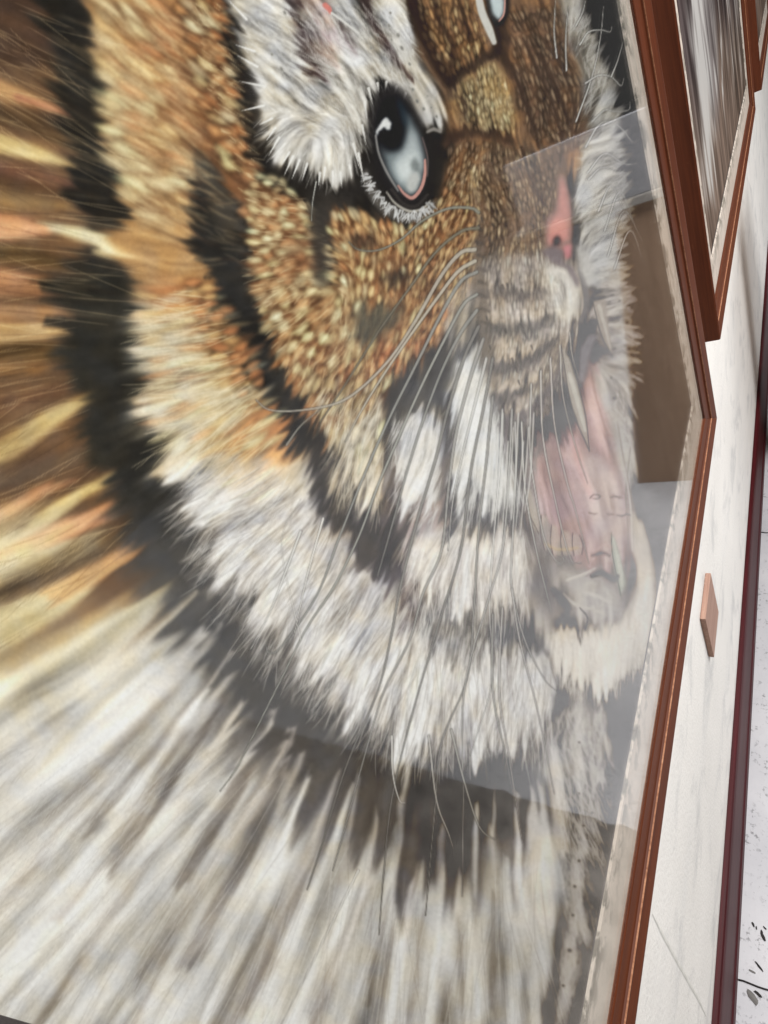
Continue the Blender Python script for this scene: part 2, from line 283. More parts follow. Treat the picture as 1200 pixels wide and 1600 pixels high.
BASE = [
# --- far mane, left
('p',(106,84,64),[(-160,-160),(130,-160),(110,0),(95,150),(100,250),(150,330),(110,400),(80,480),(90,560),(130,620),(150,700),(220,760),(250,860),(260,930),(380,1000),(380,1120),(300,1260),(-160,1300)],14),
('p',(76,60,49),[(-160,-160),(100,-160),(90,40),(75,110),(0,110),(-160,60)],14),
('b',(206,160,112),[(-150,60,22),(0,140,14),(60,163,10),(112,184,3)],7),
('b',(190,130,102),[(40,158,6),(85,172,6),(112,184,2)],5,.8),
('b',(86,70,52),[(-100,150,12),(20,185,14),(80,208,10),(120,240,5)],8,.8),
('b',(192,166,118),[(-120,190,16),(0,222,15),(60,240,9),(115,260,2)],7),
('b',(112,84,70),[(-100,255,14),(20,268,14),(110,290,8)],9,.8),
('b',(150,124,88),[(-100,290,14),(20,312,14),(110,322,5)],9,.7),
('b',(188,136,102),[(-120,345,22),(0,352,18),(55,356,8)],9),
('b',(206,194,160),[(60,352,5),(130,366,11),(165,384,17),(205,398,10)],7),
('b',(98,80,54),[(-60,390,12),(30,398,14),(90,410,10)],8,.8),
('b',(192,144,106),[(-120,430,16),(0,432,16),(90,458,6)],9),
('b',(142,110,82),[(-100,480,16),(30,484,12),(100,490,4)],9,.8),
('b',(206,166,120),[(-120,515,16),(0,520,14),(100,517,5)],8),
('b',(96,76,48),[(-80,555,10),(40,548,14),(110,560,8)],9,.8),
('b',(140,108,72),[(-80,585,14),(20,580,10),(70,575,5)],8,.7),
('b',(104,80,62),[(-80,640,16),(40,622,14),(120,600,5)],9,.8),
('b',(208,176,118),[(-120,740,16),(0,705,13),(60,665,13),(140,618,4)],8),
('b',(100,82,68),[(-80,770,18),(50,735,16),(170,690,10)],9,.9),
('b',(206,152,114),[(-100,850,14),(0,805,10),(60,770,8),(110,752,2)],7,.9),
('b',(222,192,136),[(40,830,12),(110,780,10),(165,752,8),(186,742,2)],6),
('b',(206,154,116),[(-60,870,6),(80,830,11),(165,800,11),(208,778,2)],6),
('b',(212,192,152),[(-120,900,26),(0,862,24),(90,842,8)],9),
('b',(112,98,80),[(-90,985,10),(0,935,12),(80,900,12),(160,860,10),(210,820,9)],8,.9),
('b',(220,200,154),[(-120,1035,28),(0,978,22),(90,930,20),(140,895,16)],8),
('b',(218,172,124),[(90,925,16),(150,890,17),(195,860,11),(225,846,3)],7),
('b',(206,150,116),[(170,880,9),(205,858,9),(235,838,2)],5,.8),
('b',(152,126,90),[(-60,1060,8),(60,1010,14),(150,965,10),(210,925,5)],8,.8),
('b',(212,192,148),[(-80,1090,20),(60,1050,20),(170,985,18),(235,940,8)],9),
('b',(196,188,172),[(150,1040,10),(215,975,12),(268,925,5)],7,.8),
('p',(216,198,160),[(-160,820),(60,800),(150,850),(140,930),(60,990),(-160,1120)],24,.6),
('b',(206,150,112),[(-160,470,24),(0,445,20),(95,455,8)],12,.55),('b',(214,178,128),[(-160,560,16),(0,520,16),(95,518,7)],10,.5),('b',(214,186,136),[(-160,770,22),(0,706,20),(70,662,16),(138,620,5)],10,.6),
('b',(226,206,164),[(-160,960,26),(0,880,26),(110,835,12)],12,.6),('b',(212,152,112),[(20,860,10),(110,825,13),(180,796,11),(208,780,3)],7,.7),('b',(230,210,164),[(-160,1060,30),(0,985,28),(100,930,22),(150,895,14)],10,.75),('b',(224,172,122),[(95,925,16),(155,890,17),(200,860,11),(228,846,3)],7,.8),
('b',(100,86,72),[(-100,985,7),(0,932,9),(90,898,9),(170,858,9),(215,822,9)],7,.85),('b',(104,88,72),[(-100,775,10),(50,738,12),(170,695,9)],8,.7),('b',(226,216,188),[(-100,1120,22),(60,1055,20),(170,990,16),(240,938,7)],10,.7),
# --- black stripes beyond the ruff
('p',K,[(95,-160),(150,-160),(134,0),(132,40),(150,110),(165,190),(168,260),(185,300),(205,345),(185,352),(150,345),(120,320),(112,270),(120,210),(100,170),(88,120),(60,60),(62,0)],9),
('p',(58,56,48),[(110,420),(150,415),(215,432),(218,500),(205,560),(235,580),(215,640),(230,690),(250,745),(290,745),(270,800),(300,830),(330,880),(355,930),(360,960),(280,920),(235,870),(200,800),(205,770),(150,720),(150,660),(170,620),(110,600),(100,560),(130,500),(90,455)],10),
('p',(80,76,70),[(190,715),(262,712),(275,745),(262,790),(225,800),(195,760)],8,.6),
# --- the ruff: orange band
('p',(176,140,100),[(142,-160),(345,-160),(345,0),(352,60),(368,130),(378,220),(400,280),(360,270),(330,240),(290,255),(300,300),(292,350),(300,380),(318,410),(345,460),(350,500),(370,545),(395,580),(405,620),(440,670),(452,700),(485,740),(490,790),(430,830),(340,800),(285,760),(250,745),(270,700),(240,660),(215,610),(245,560),(212,545),(225,500),(215,440),(180,400),(150,385),(198,350),(190,310),(178,250),(160,190),(158,110),(140,50),(140,0)],8),
('p',(120,92,70),[(255,-60),(290,0),(300,80),(300,130),(330,230),(345,260),(310,255),(285,220),(265,160),(235,90),(215,0)],16,.55),
('p',(170,126,90),[(215,-20),(300,40),(300,150),(290,230),(250,190),(210,100)],18,.5),
('p',(224,204,162),[(150,60),(200,80),(225,170),(235,240),(225,320),(195,310),(175,240),(160,150)],12,.5),
('p',(208,146,104),[(240,440),(335,450),(350,500),(300,520),(230,490)],12,.55),
('p',(216,196,154),[(215,530),(330,500),(390,600),(370,700),(280,700),(240,640)],14,.65),
('p',(196,138,94),[(395,640),(440,660),(455,700),(420,725),(370,720)],9,.7),
# lower ruff, white
('p',(206,200,194),[(250,752),(300,705),(370,730),(440,715),(490,740),(500,800),(520,840),(600,915),(625,960),(655,1010),(700,1015),(830,1010),(868,1050),(870,1130),(800,1170),(700,1180),(620,1180),(560,1130),(520,1105),(470,1065),(420,1010),(360,930),(330,870),(300,800)],9),
('p',(150,140,132),[(440,770),(490,790),(560,880),(600,930),(560,960),(500,880),(440,820)],16,.5),
('p',(222,204,170),[(400,740),(475,725),(480,780),(430,800)],12,.5),
# --- black behind the cheek, stripe two
('p',(56,54,50),[(285,258),(325,245),(345,290),(375,330),(392,395),(392,430),(400,480),(420,540),(450,580),(470,620),(478,650),(505,690),(520,740),(490,740),(455,700),(440,660),(405,620),(390,575),(345,500),(340,450),(320,415),(300,385),(296,345),(305,300)],7),
('p',(82,76,68),[(296,250),(322,240),(345,285),(370,330),(388,392),(385,415),(350,370),(325,330)],5,.75),
('p',(86,78,76),[(455,650),(500,690),(520,740),(560,770),(600,740),(612,690),(640,700),(640,800),(640,850),(640,920),(655,990),(640,1000),(600,935),(560,890),(520,845),(480,790),(470,720)],9),
('p',(66,62,60),[(500,700),(560,770),(560,840),(520,840),(485,760)],12,.7),
('p',(92,84,84),[(610,880),(650,880),(660,990),(630,990),(600,930)],8,.8),
# --- cheek with scales
('p',(132,98,70),[(270,-160),(342,-160),(345,0),(355,90),(375,180),(385,260),(430,270),(470,310),(488,330),(500,390),(490,430),(520,400),(510,350),(530,320),(560,330),(600,350),(640,355),(690,300),(700,250),(720,210),(760,230),(760,330),(745,400),(735,450),(690,540),(665,580),(610,600),(600,680),(595,740),(560,760),(520,730),(480,655),(450,600),(420,550),(395,480),(385,420),(380,350),(350,290),(320,240),(300,150),(285,60)],7),
('p',(128,94,68),[(400,290),(470,310),(500,420),(520,500),(470,500),(420,420)],18,.45),
('p',(214,198,176),[(512,700),(560,650),(600,650),(600,760),(590,800),(560,790),(520,760)],9),
('p',(70,66,62),[(478,318),(520,318),(512,360),(512,400),(520,440),(500,450),(482,420),(484,370)],6),
('p',(80,66,54),[(540,360),(580,365),(600,385),(570,395),(548,385)],6,.8),
('p',(66,58,52),[(590,425),(640,425),(640,440),(600,448)],6,.8),
('p',(82,82,76),[(552,478),(620,475),(630,490),(600,525),(570,545),(548,520)],8,.95),
('p',(192,128,92),[(575,540),(625,515),(650,520),(640,560),(600,590),(570,580)],8,.6),
# --- dark under the brow and around the eye
('p',(46,43,40),[(345,-160),(365,-160),(370,0),(385,100),(400,170),(410,240),(470,270),(540,290),(565,250),(575,170),(590,130),(640,130),(700,200),(720,185),(740,200),(712,225),(690,270),(685,320),(655,345),(600,330),(575,330),(540,325),(515,330),(505,345),(480,325),(440,300),(412,285),(392,250),(372,190),(365,130),(350,60)],5),
('p',(64,60,56),[(470,300),(560,300),(545,330),(505,335)],8,.7),
# --- brow
('p',(172,168,162),[(355,-160),(355,0),(372,40),(380,80),(395,130),(402,165),(420,190),(424,235),(445,248),(480,268),(530,285),(552,258),(562,215),(572,165),(580,137),(600,127),(622,135),(640,160),(658,186),(690,196),(698,170),(684,130),(664,112),(652,85),(638,30),(634,-160)],4),
('p',(58,46,46),[(440,-160),(470,-160),(472,30),(492,60),(500,95),(512,120),(500,132),(478,118),(468,70),(455,30)],6),
('p',(124,104,100),[(470,-20),(510,-10),(525,60),(520,110),(500,90),(485,40)],7,.7),
('p',(84,70,68),[(522,28),(545,45),(556,75),(545,80),(530,58)],5,.8),
('b',(74,62,60),[(560,-60,9),(575,10,8),(600,65,7),(625,105,7),(645,122,3)],4),
('p',(212,205,194),[(440,150),(520,170),(545,215),(520,265),(470,250),(430,215)],16,.6),
# --- forehead
('p',(132,104,78),[(638,-160),(900,-160),(880,20),(910,120),(930,240),(880,290),(840,320),(780,330),(720,260),(712,225),(700,195),(698,165),(680,120),(655,85)],6),
('b',(64,50,42),[(640,-60,12),(655,30,11),(678,90,9),(700,125,9)],6),
('b',(82,60,46),[(672,-60,5),(685,30,5),(708,70,6),(705,110,6)],5,.9),
('b',(74,56,44),[(712,-60,4),(722,20,4),(735,60,5)],4,.9),
('p',(58,48,42),[(700,118),(740,95),(765,78),(760,10),(745,-60),(800,-60),(792,20),(796,50),(790,80),(800,110),(786,112),(778,85),(760,92),(735,110),(712,135),(706,165),(700,165)],5),
('p',(176,152,114),[(706,148),(730,122),(766,92),(785,110),(800,150),(806,190),(795,205),(760,210),(730,200),(710,180)],6),
('b',(80,62,50),[(700,215,9),(740,205,7),(775,212,8),(800,222,6)],6,.9),
('p',(92,74,62),[(712,150),(730,155),(740,175),(728,190),(710,180)],5,.7),
('p',(112,90,74),[(790,20),(860,0),(890,60),(905,130),(915,220),(860,235),(820,200),(800,120)],8,.8),
# --- muzzle
('p',(124,104,86),[(760,220),(860,230),(890,270),(870,330),(850,400),(800,405),(750,390),(748,320)],8),
('p',(182,168,154),[(752,404),(850,385),(910,420),(918,480),(900,520),(870,560),(880,600),(850,640),(800,680),(778,640),(768,560),(762,500)],14),
('p',(222,212,198),[(845,415),(880,412),(900,425),(911,460),(906,500),(880,505),(860,480),(850,450)],7),
('b',(112,104,98),[(752,460,10),(785,458,10),(820,462,8),(850,455,4)],6,.8),
('b',(104,100,94),[(762,515,9),(800,512,12),(830,510,11),(862,495,6)],7,.85),
('b',(102,98,94),[(765,575,10),(800,572,11),(835,560,9),(870,530,5)],7,.85),
('b',(98,94,90),[(772,620,10),(800,618,8),(840,600,5)],6,.8),
('b',(112,106,104),[(785,668,12),(820,650,10),(850,620,6),(880,570,5)],6,.8),
# dark cheek hollow
('p',(64,62,60),[(606,640),(612,600),(650,565),(700,535),(728,500),(745,500),(740,560),(715,610),(690,640),(650,620),(628,650),(612,720),(600,740)],7),
('p',(74,72,70),[(600,610),(640,570),(690,545),(720,500),(745,470),(758,520),(765,600),(775,660),(760,690),(740,640),(715,620),(690,650),(640,640),(620,680),(600,700)],8),
('p',(178,170,160),[(690,440),(735,420),(745,470),(730,520),(700,560),(690,520),(695,480)],7,.75),
('p',(196,192,188),[(622,680),(640,640),(665,630),(690,660),(692,720),(690,790),(650,800),(625,780),(612,730)],8),
('p',(206,204,200),[(715,560),(745,540),(765,600),(775,680),(795,720),(815,770),(770,800),(725,785),(700,740),(712,680),(700,620)],8),
('p',(104,98,98),[(690,690),(706,700),(704,770),(690,790)],6,.8),
('p',(88,86,86),[(690,775),(730,790),(780,798),(820,770),(828,830),(800,830),(750,835),(700,830),(670,820)],8),
('p',(186,168,160),[(630,800),(690,790),(700,840),(660,860),(635,850)],8,.8),
('p',(218,208,198),[(632,850),(680,830),(740,832),(810,825),(826,870),(826,940),(800,960),(740,955),(690,950),(655,930),(640,900)],8),
('p',(96,96,96),[(655,955),(700,950),(760,958),(800,960),(840,985),(850,1030),(800,1040),(760,1030),(720,1040),(680,1030),(655,1010)],8),
# --- mouth
('p',(160,136,132),[(830,690),(880,690),(905,640),(918,560),(940,560),(960,620),(985,740),(1000,830),(990,900),(950,930),(900,900),(840,880),(820,800)],6),
('p',(126,120,118),[(815,700),(850,700),(870,780),(850,880),(880,900),(850,920),(826,880),(818,790)],6),
('p',(180,152,150),[(832,718),(860,735),(872,780),(895,830),(880,835),(850,800),(836,760)],5),
('p',(186,158,154),[(870,700),(895,680),(920,720),(945,800),(950,870),(930,880),(905,830),(885,770)],7),
('p',(212,174,168),[(918,590),(926,590),(945,640),(948,690),(942,720),(930,690),(918,640)],5),
('p',(196,174,168),[(905,705),(940,720),(965,740),(985,820),(975,870),(948,885),(935,850),(915,770)],8),
('p',(190,168,162),[(925,700),(940,740),(936,780),(920,760)],6,.8),
('p',(216,166,160),[(893,660),(899,690),(912,730),(925,765),(918,775),(905,740),(892,700)],4,.8),
('p',(118,100,98),[(868,690),(890,650),(898,640),(893,670),(876,690)],4),
# --- cheek on the far side
('p',(40,38,37),[(905,-160),(1110,-160),(1110,800),(1000,740),(1000,640),(985,560),(985,420),(975,300),(965,180),(930,90)],6),
('p',(168,164,158),[(858,-160),(905,-160),(912,20),(930,70),(955,120),(970,190),(978,260),(988,340),(975,420),(940,460),(915,440),(900,340),(905,260),(930,180),(905,100),(880,30)],7),
('p',(104,100,96),[(885,30),(900,40),(925,120),(930,220),(915,240),(905,140)],6,.7),
('p',(176,168,160),[(945,420),(985,415),(995,470),(985,500),(1000,560),(996,620),(990,660),(995,740),(985,760),(965,720),(950,650),(928,590),(935,560),(955,555)],5),
('p',(150,142,136),[(925,480),(945,470),(957,555),(945,550),(930,520)],4),
('p',(180,176,168),[(960,650),(985,700),(1000,770),(1005,830),(990,880),(985,800),(970,720)],5,.8),
# --- background under the jaw
('p',(48,46,45),[(985,760),(1110,700),(1110,1720),(850,1720),(880,1500),(900,1350),(860,1200),(860,1090),(1000,1060),(1030,930),(1010,850)],8),
('p',(132,126,122),[(820,870),(870,850),(930,900),(985,880),(990,940),(960,985),(920,985),(880,960),(850,990),(825,960)],6),
('p',(176,168,160),[(868,890),(930,895),(970,920),(975,960),(930,975),(885,945)],7),
('p',(120,114,110),[(860,905),(890,930),(900,955),(868,950),(850,925)],6),
('p',(232,216,198),[(992,800),(1012,830),(1024,890),(1025,950),(1010,1030),(975,1070),(930,1080),(890,1070),(868,1040),(855,1000),(870,980),(910,990),(960,978),(985,950),(998,900),(990,860)],5),
('p',(190,182,174),[(826,930),(850,960),(870,990),(866,1030),(850,1020),(836,980)],6,.85),
# --- lower mane
('p',(96,94,92),[(355,930),(420,1010),(480,1070),(530,1110),(620,1180),(700,1190),(800,1180),(870,1130),(905,1200),(920,1320),(900,1420),(860,1460),(760,1420),(650,1400),(560,1340),(480,1270),(400,1200),(350,1160),(300,1080),(290,1000),(330,960)],12),
('p',(206,202,195),[(-160,1120),(60,1070),(200,1010),(290,960),(330,960),(355,1000),(350,1060),(390,1110),(410,1160),(450,1190),(490,1230),(520,1300),(560,1330),(600,1370),(650,1390),(700,1370),(760,1330),(820,1230),(870,1170),(890,1260),(880,1400),(860,1500),(830,1560),(850,1720),(-160,1720)],14),
('p',(222,216,208),[(-160,1170),(100,1130),(130,1180),(40,1260),(-160,1320)],16,.7),
('p',(150,142,132),[(-160,1115),(40,1080),(100,1120),(0,1180),(-160,1230)],14,.5),
('p',(170,164,156),[(-160,1340),(60,1290),(120,1320),(20,1450),(-160,1520)],18,.55),
]
BASE += [('p',(150,144,138),[(880,1090),(945,1085),(955,1180),(945,1270),(930,1330),(925,1420),(905,1520),(890,1620),(860,1620),(880,1480),(900,1340),(880,1200)],10,.85),
('b',(206,198,190),[(905,1090,5),(908,1150,7),(905,1220,6),(915,1290,8),(905,1360,9),(905,1430,9),(890,1500,9),(880,1580,8)],7,.75),('b',(200,192,184),[(938,1100,3),(942,1170,5),(935,1230,5)],5,.7)]
BASE += [('b',(58,56,53),[(150,560,26),(190,680,36),(235,800,50)],30,.95),('b',(80,78,76),[(235,800,50),(290,910,66),(370,1020,75),(450,1100,72),(560,1180,66),(680,1240,62),(790,1270,60),(880,1260,40)],34,.97),
('b',(88,84,82),[(330,1120,30),(430,1200,46),(540,1270,60),(660,1320,62),(780,1340,50)],46,.75),
# the ruff's white hem back over it
('p',(214,208,202),[(262,752),(310,712),(370,735),(440,725),(490,745),(500,800),(520,840),(600,915),(625,960),(655,1010),(700,1015),(830,1010),(866,1050),(866,1120),(800,1160),(700,1170),(620,1168),(570,1125),(528,1095),(480,1050),(432,995),(378,920),(345,860),(312,795)],9),
('p',(150,140,132),[(440,770),(490,790),(560,880),(600,930),(560,960),(500,880),(440,820)],14,.5),('p',(226,208,174),[(400,740),(475,725),(480,780),(430,800)],12,.5),
('p',(98,96,94),[(655,955),(700,950),(760,958),(800,960),(840,985),(850,1020),(800,1026),(760,1018),(720,1026),(680,1018),(655,1000)],8),
('p',(228,218,198),[(205,470),(262,490),(292,560),(320,640),(345,740),(262,748),(225,660),(212,580)],24,.75),
('p',(216,176,128),[(310,690),(440,668),(468,730),(430,775),(340,760)],24,.55),('p',(214,152,108),[(400,640),(446,665),(462,712),(430,735),(390,700)],14,.6),
('p',(214,150,106),[(262,440),(335,452),(352,505),(390,585),(350,600),(300,520),(255,470)],16,.55),
('p',(54,52,47),[(88,428),(150,415),(214,440),(214,500),(196,560),(218,640),(240,720),(262,790),(300,850),(250,850),(190,780),(140,690),(120,620),(86,560),(100,500),(70,460)],16,.8),
('p',(60,57,54),[(452,640),(484,660),(508,700),(540,750),(592,790),(632,810),(632,870),(600,905),(560,862),(520,812),(488,752),(462,700)],12,.8),
# wider black between the ruff and the cheek
('p',(52,50,47),[(292,262),(322,244),(345,285),(380,330),(398,395),(398,440),(412,500),(435,560),(462,605),(480,655),(500,690),(480,715),(452,680),(430,640),(400,600),(384,560),(352,500),(335,450),(318,410),(300,380),(294,340)],6,.95),
('p',(80,74,66),[(300,254),(322,243),(345,287),(370,332),(384,388),(375,400),(350,365),(325,325)],4,.7),
('p',(46,44,40),[(100,-160),(145,-160),(132,0),(132,40),(148,110),(162,190),(165,260),(182,300),(200,340),(180,350),(150,345),(118,320),(112,270),(112,210),(96,170),(88,120),(72,60),(72,0)],8,.95)]
BASE += [('p',(222,210,184),[(-160,1090),(0,1040),(130,980),(230,930),(260,960),(190,1050),(80,1120),(-160,1200)],26,.6)]
# long pale and dark locks of the lower mane
def lock(x0,y0,x1,y1,w,c,a=1,f=6): return ('b',c,[(x0,y0,2),(x0+(x1-x0)*.3,y0+(y1-y0)*.3,w*.7),(x0+(x1-x0)*.7,y0+(y1-y0)*.7,w),(x1,y1,w*.9)],f,a)
WH=(232,227,217); DK=(98,91,86)
BASE += [lock(318,978,190,1160,13,(206,200,192)),lock(345,1055,180,1260,15,WH),lock(300,1110,150,1330,20,WH,.9),lock(255,1010,60,1200,10,(200,190,170),.8),lock(385,1090,290,1250,9,(214,204,190)),
lock(412,1140,280,1400,12,WH),lock(442,1165,360,1340,8,(206,196,184)),lock(497,1190,400,1440,11,WH),lock(545,1255,470,1450,10,WH),lock(520,1320,400,1600,16,WH),lock(563,1330,530,1520,12,WH),lock(610,1330,590,1500,8,WH,.8),
lock(690,1390,680,1560,14,WH,.9),lock(640,1400,600,1620,12,WH,.9),lock(745,1240,742,1360,4,(190,186,180),.9,3),lock(775,1250,770,1330,4,(200,196,190),.9,3),lock(640,1180,610,1400,5,(206,200,190),.8,4),lock(735,1400,740,1600,12,WH,.9),
lock(790,1380,800,1560,12,WH,.9),lock(830,1230,850,1420,18,(218,208,196),.9),lock(860,1140,880,1330,12,(206,196,186),.9),lock(820,1470,840,1570,14,WH,.8),
lock(300,930,160,1080,9,(196,186,168),.85),lock(372,1010,250,1170,5,(180,174,168),.8,4),lock(425,1110,350,1290,5,(186,178,170),.8,4),lock(458,1130,420,1280,4,(180,172,166),.75,4),lock(560,1215,530,1380,4,(190,184,178),.8,4),lock(625,1250,612,1420,5,(190,184,178),.8,4),lock(690,1290,684,1440,4,(186,180,176),.75,4),lock(805,1220,812,1380,5,(196,190,184),.8,4),lock(335,985,230,1120,8,(190,184,176),.85),lock(365,1050,270,1180,7,(196,190,182),.85),lock(470,1180,400,1340,7,(200,192,182),.85),lock(520,1230,460,1400,7,(206,198,188),.85),lock(585,1300,560,1440,7,(210,202,192),.85),lock(650,1330,640,1460,6,(206,198,190),.85),lock(720,1340,716,1460,7,(206,200,192),.85),lock(770,1320,772,1440,7,(210,204,196),.85),lock(810,1290,818,1420,8,(212,204,196),.85),lock(845,1230,860,1380,10,(216,208,198),.9),lock(330,1060,120,1320,10,(104,98,93),.7,9),lock(290,1060,60,1290,9,(122,114,106),.6,9),lock(420,1210,200,1560,11,(110,104,98),.65,9),lock(500,1290,320,1640,10,(112,106,100),.65,9),lock(580,1390,480,1640,9,(116,110,104),.6,8),lock(620,1420,580,1640,8,(120,114,108),.55,8),lock(690,1440,690,1640,7,(122,116,110),.5,8),lock(350,1085,200,1330,11.200000000000001,DK,.75),lock(300,1120,130,1400,7,(140,130,122),.6),lock(400,1180,270,1400,12.8,DK,.75),lock(440,1200,300,1500,14.4,DK,.6),lock(510,1300,370,1590,11.200000000000001,DK,.6),lock(560,1400,500,1560,9.600000000000001,DK,.6),lock(600,1440,560,1620,6,DK,.5),
lock(660,1430,640,1600,5,DK,.5),lock(715,1430,720,1580,5,DK,.5),lock(770,1430,770,1620,6,DK,.5),lock(240,1330,60,1600,12,(150,140,130),.6),lock(180,1200,0,1420,9,(150,140,130),.5),lock(260,1480,180,1700,8,(150,140,132),.6),lock(120,1500,40,1640,6,(120,112,100),.8),lock(330,1550,300,1640,7,(110,104,96),.7),lock(455,1460,300,1700,9,(146,136,128),.6)]
TUFTS = [
([(150,0),(250,0),(300,250),(290,330),(220,340),(190,300),(165,200)],46,34,8.5,[(236,218,178),(230,192,140),(214,156,112),(236,214,168)],.8,.22),
([(275,0),(342,0),(370,180),(400,270),(360,270),(320,180)],44,21,6.6,[(232,210,160),(220,166,116),(206,146,100),(232,218,184)],.9,.45),
([(380,270),(440,280),(480,320),(500,420),(470,480),(420,460),(395,400),(380,330)],66,14,6,[(244,218,168),(230,178,132),(242,226,182),(216,164,120)],.95,.28),
([(400,450),(500,420),(560,470),(560,560),(500,600),(450,570),(420,520)],52,17,7,[(246,224,172),(242,220,172),(230,184,136),(244,230,190)],.95,.28),
([(520,335),(560,330),(600,350),(650,360),(660,420),(600,470),(540,470),(512,430),(512,370)],74,14.5,4.4,[(244,220,168),(232,188,138),(220,164,118),(246,226,184)],.95,.28),
([(640,360),(690,300),(745,260),(750,340),(735,420),(690,480),(640,470)],95,12,3.8,[(236,206,156),(216,174,130),(232,214,172),(200,156,118)],.85,.45),
([(560,560),(630,500),(690,450),(700,500),(660,545),(620,570),(598,610),(570,650),(520,650),(490,600)],75,19,4.4,[(242,212,158),(230,172,126),(244,224,180),(216,154,114)],.8,.4),
([(480,600),(590,600),(600,680),(580,740),(530,700)],52,22,4.8,[(236,212,164),(228,208,170),(230,222,206)],.75,.4),
([(215,450),(340,455),(400,590),(440,690),(330,700),(250,700),(240,580)],80,34,5.5,[(238,216,170),(226,190,136),(214,150,104),(238,228,200)],.6,.2),
([(300,440),(345,455),(360,510),(410,600),(380,620),(320,520)],34,17,6,[(224,160,112),(214,146,100),(232,190,132)],.85,.4),
([(650,0),(740,0),(760,70),(700,120),(670,80)],110,12,2.6,[(206,172,128),(186,148,106),(164,128,94),(222,196,152)],.85,.5),
([(712,150),(768,98),(800,150),(804,200),(740,205)],120,10,2.2,[(216,198,158),(200,178,138),(226,212,176),(176,150,114)],.85,.45),
([(795,20),(870,10),(900,110),(912,230),(850,240),(815,180)],160,11,2.2,[(170,148,124),(146,124,102),(188,168,144)],.8,.5),
([(700,225),(760,225),(870,250),(870,330),(845,395),(760,390),(745,330),(700,290)],260,9,2.1,[(192,170,140),(172,150,126),(212,192,162),(146,124,104)],.85,.45),
([(755,405),(850,395),(905,420),(905,510),(860,640),(800,670),(765,560)],300,11,1.7,[(222,210,194),(202,190,174),(232,222,208)],.6,.3),
]
HAIRS = [
([(280,0),(345,0),(400,270),(480,310),(510,420),(560,480),(600,600),(540,700),(450,580),(390,430),(380,330)],900,17,(90,62,44),.5,0,.8),
([(280,0),(345,0),(400,270),(480,310),(510,420),(560,480),(600,600),(540,700),(450,580),(390,430),(380,330)],900,17,(246,226,182),.5,0,.8),
([(520,335),(640,355),(750,250),(745,420),(690,520),(600,610),(520,560),(512,400)],900,15,(84,58,42),.5,0,.6),
([(520,335),(640,355),(750,250),(745,420),(690,520),(600,610),(520,560),(512,400)],900,15,(240,214,168),.5,0,.6),
([(150,0),(270,0),(300,250),(290,340),(220,345),(180,260)],380,40,(244,222,178),.4,.4,.4),
([(150,0),(270,0),(300,250),(290,340),(220,345),(180,260)],320,36,(96,70,52),.45,.4,.4),
([(365,0),(630,0),(650,120),(560,240),(520,280),(430,240),(385,120)],900,22,(226,224,218),.55,0,.8),
([(365,0),(630,0),(650,120),(560,240),(520,280),(430,240),(385,120)],620,18,(92,88,84),.5,0,.8),
([(280,740),(440,720),(600,920),(860,1020),(860,1150),(620,1170),(420,1010),(330,870)],1500,44,(238,232,224),.5,.3,.6),
([(280,740),(440,720),(600,920),(860,1020),(860,1150),(620,1170),(420,1010),(330,870)],800,52,(92,84,78),.5,.2,.5),
([(630,830),(820,820),(826,950),(650,940)],420,40,(244,236,226),.55,.2,.3),
([(630,830),(820,820),(826,950),(650,940)],260,44,(112,102,98),.5,.2,.3),
([(715,550),(765,580),(815,770),(720,790)],330,36,(236,234,230),.55,.2,.3),
([(615,640),(690,640),(690,800),(620,790)],220,22,(234,230,226),.5,.2,.6),
([(500,600),(600,600),(600,790),(530,770)],220,30,(238,226,204),.45,.2,.4),
([(855,985),(990,960),(1022,880),(1020,1010),(960,1070),(880,1060)],520,24,(246,236,222),.6,0,.3),
([(895,0),(915,0),(985,200),(985,420),(930,440),(905,300),(930,190)],420,22,(224,222,216),.6,0,1.4),
([(945,420),(990,420),(1000,640),(1000,740),(960,640)],260,15,(216,208,198),.6,0,1.6),
([(940,420),(990,420),(1000,640),(1000,740),(960,640)],110,10,(104,96,90),.5,0,1.6),
([(860,1100),(950,1090),(960,1260),(920,1500),(870,1600),(880,1400)],900,24,(232,224,214),.6,.1,1.4),
([(-100,1130),(380,1100),(700,1420),(860,1250),(840,1600),(-100,1700)],900,150,(236,230,220),.30,.5,.2),
([(-100,1130),(380,1100),(700,1420),(860,1250),(840,1600),(-100,1700)],500,150,(110,100,92),.25,.5,.2),
([(-100,0),(110,0),(130,600),(230,850),(-100,1100)],260,90,(224,196,150),.3,.5,.2),
([(-100,0),(110,0),(130,600),(230,850),(-100,1100)],220,90,(70,54,42),.3,.5,.2),
([(150,0),(340,0),(330,300),(440,690),(280,720),(220,450)],260,34,(238,212,166),.35,.3,.5),
([(150,0),(340,0),(330,300),(440,690),(280,720),(220,450)],200,34,(104,72,52),.35,.3,.5),
([(640,0),(910,0),(915,240),(860,400),(750,400),(700,200)],700,11,(74,58,48),.5,0,.5),
]
_RUFF = [(280,740),(440,720),(600,920),(860,1020),(860,1150),(620,1170),(420,1010),(330,870)]
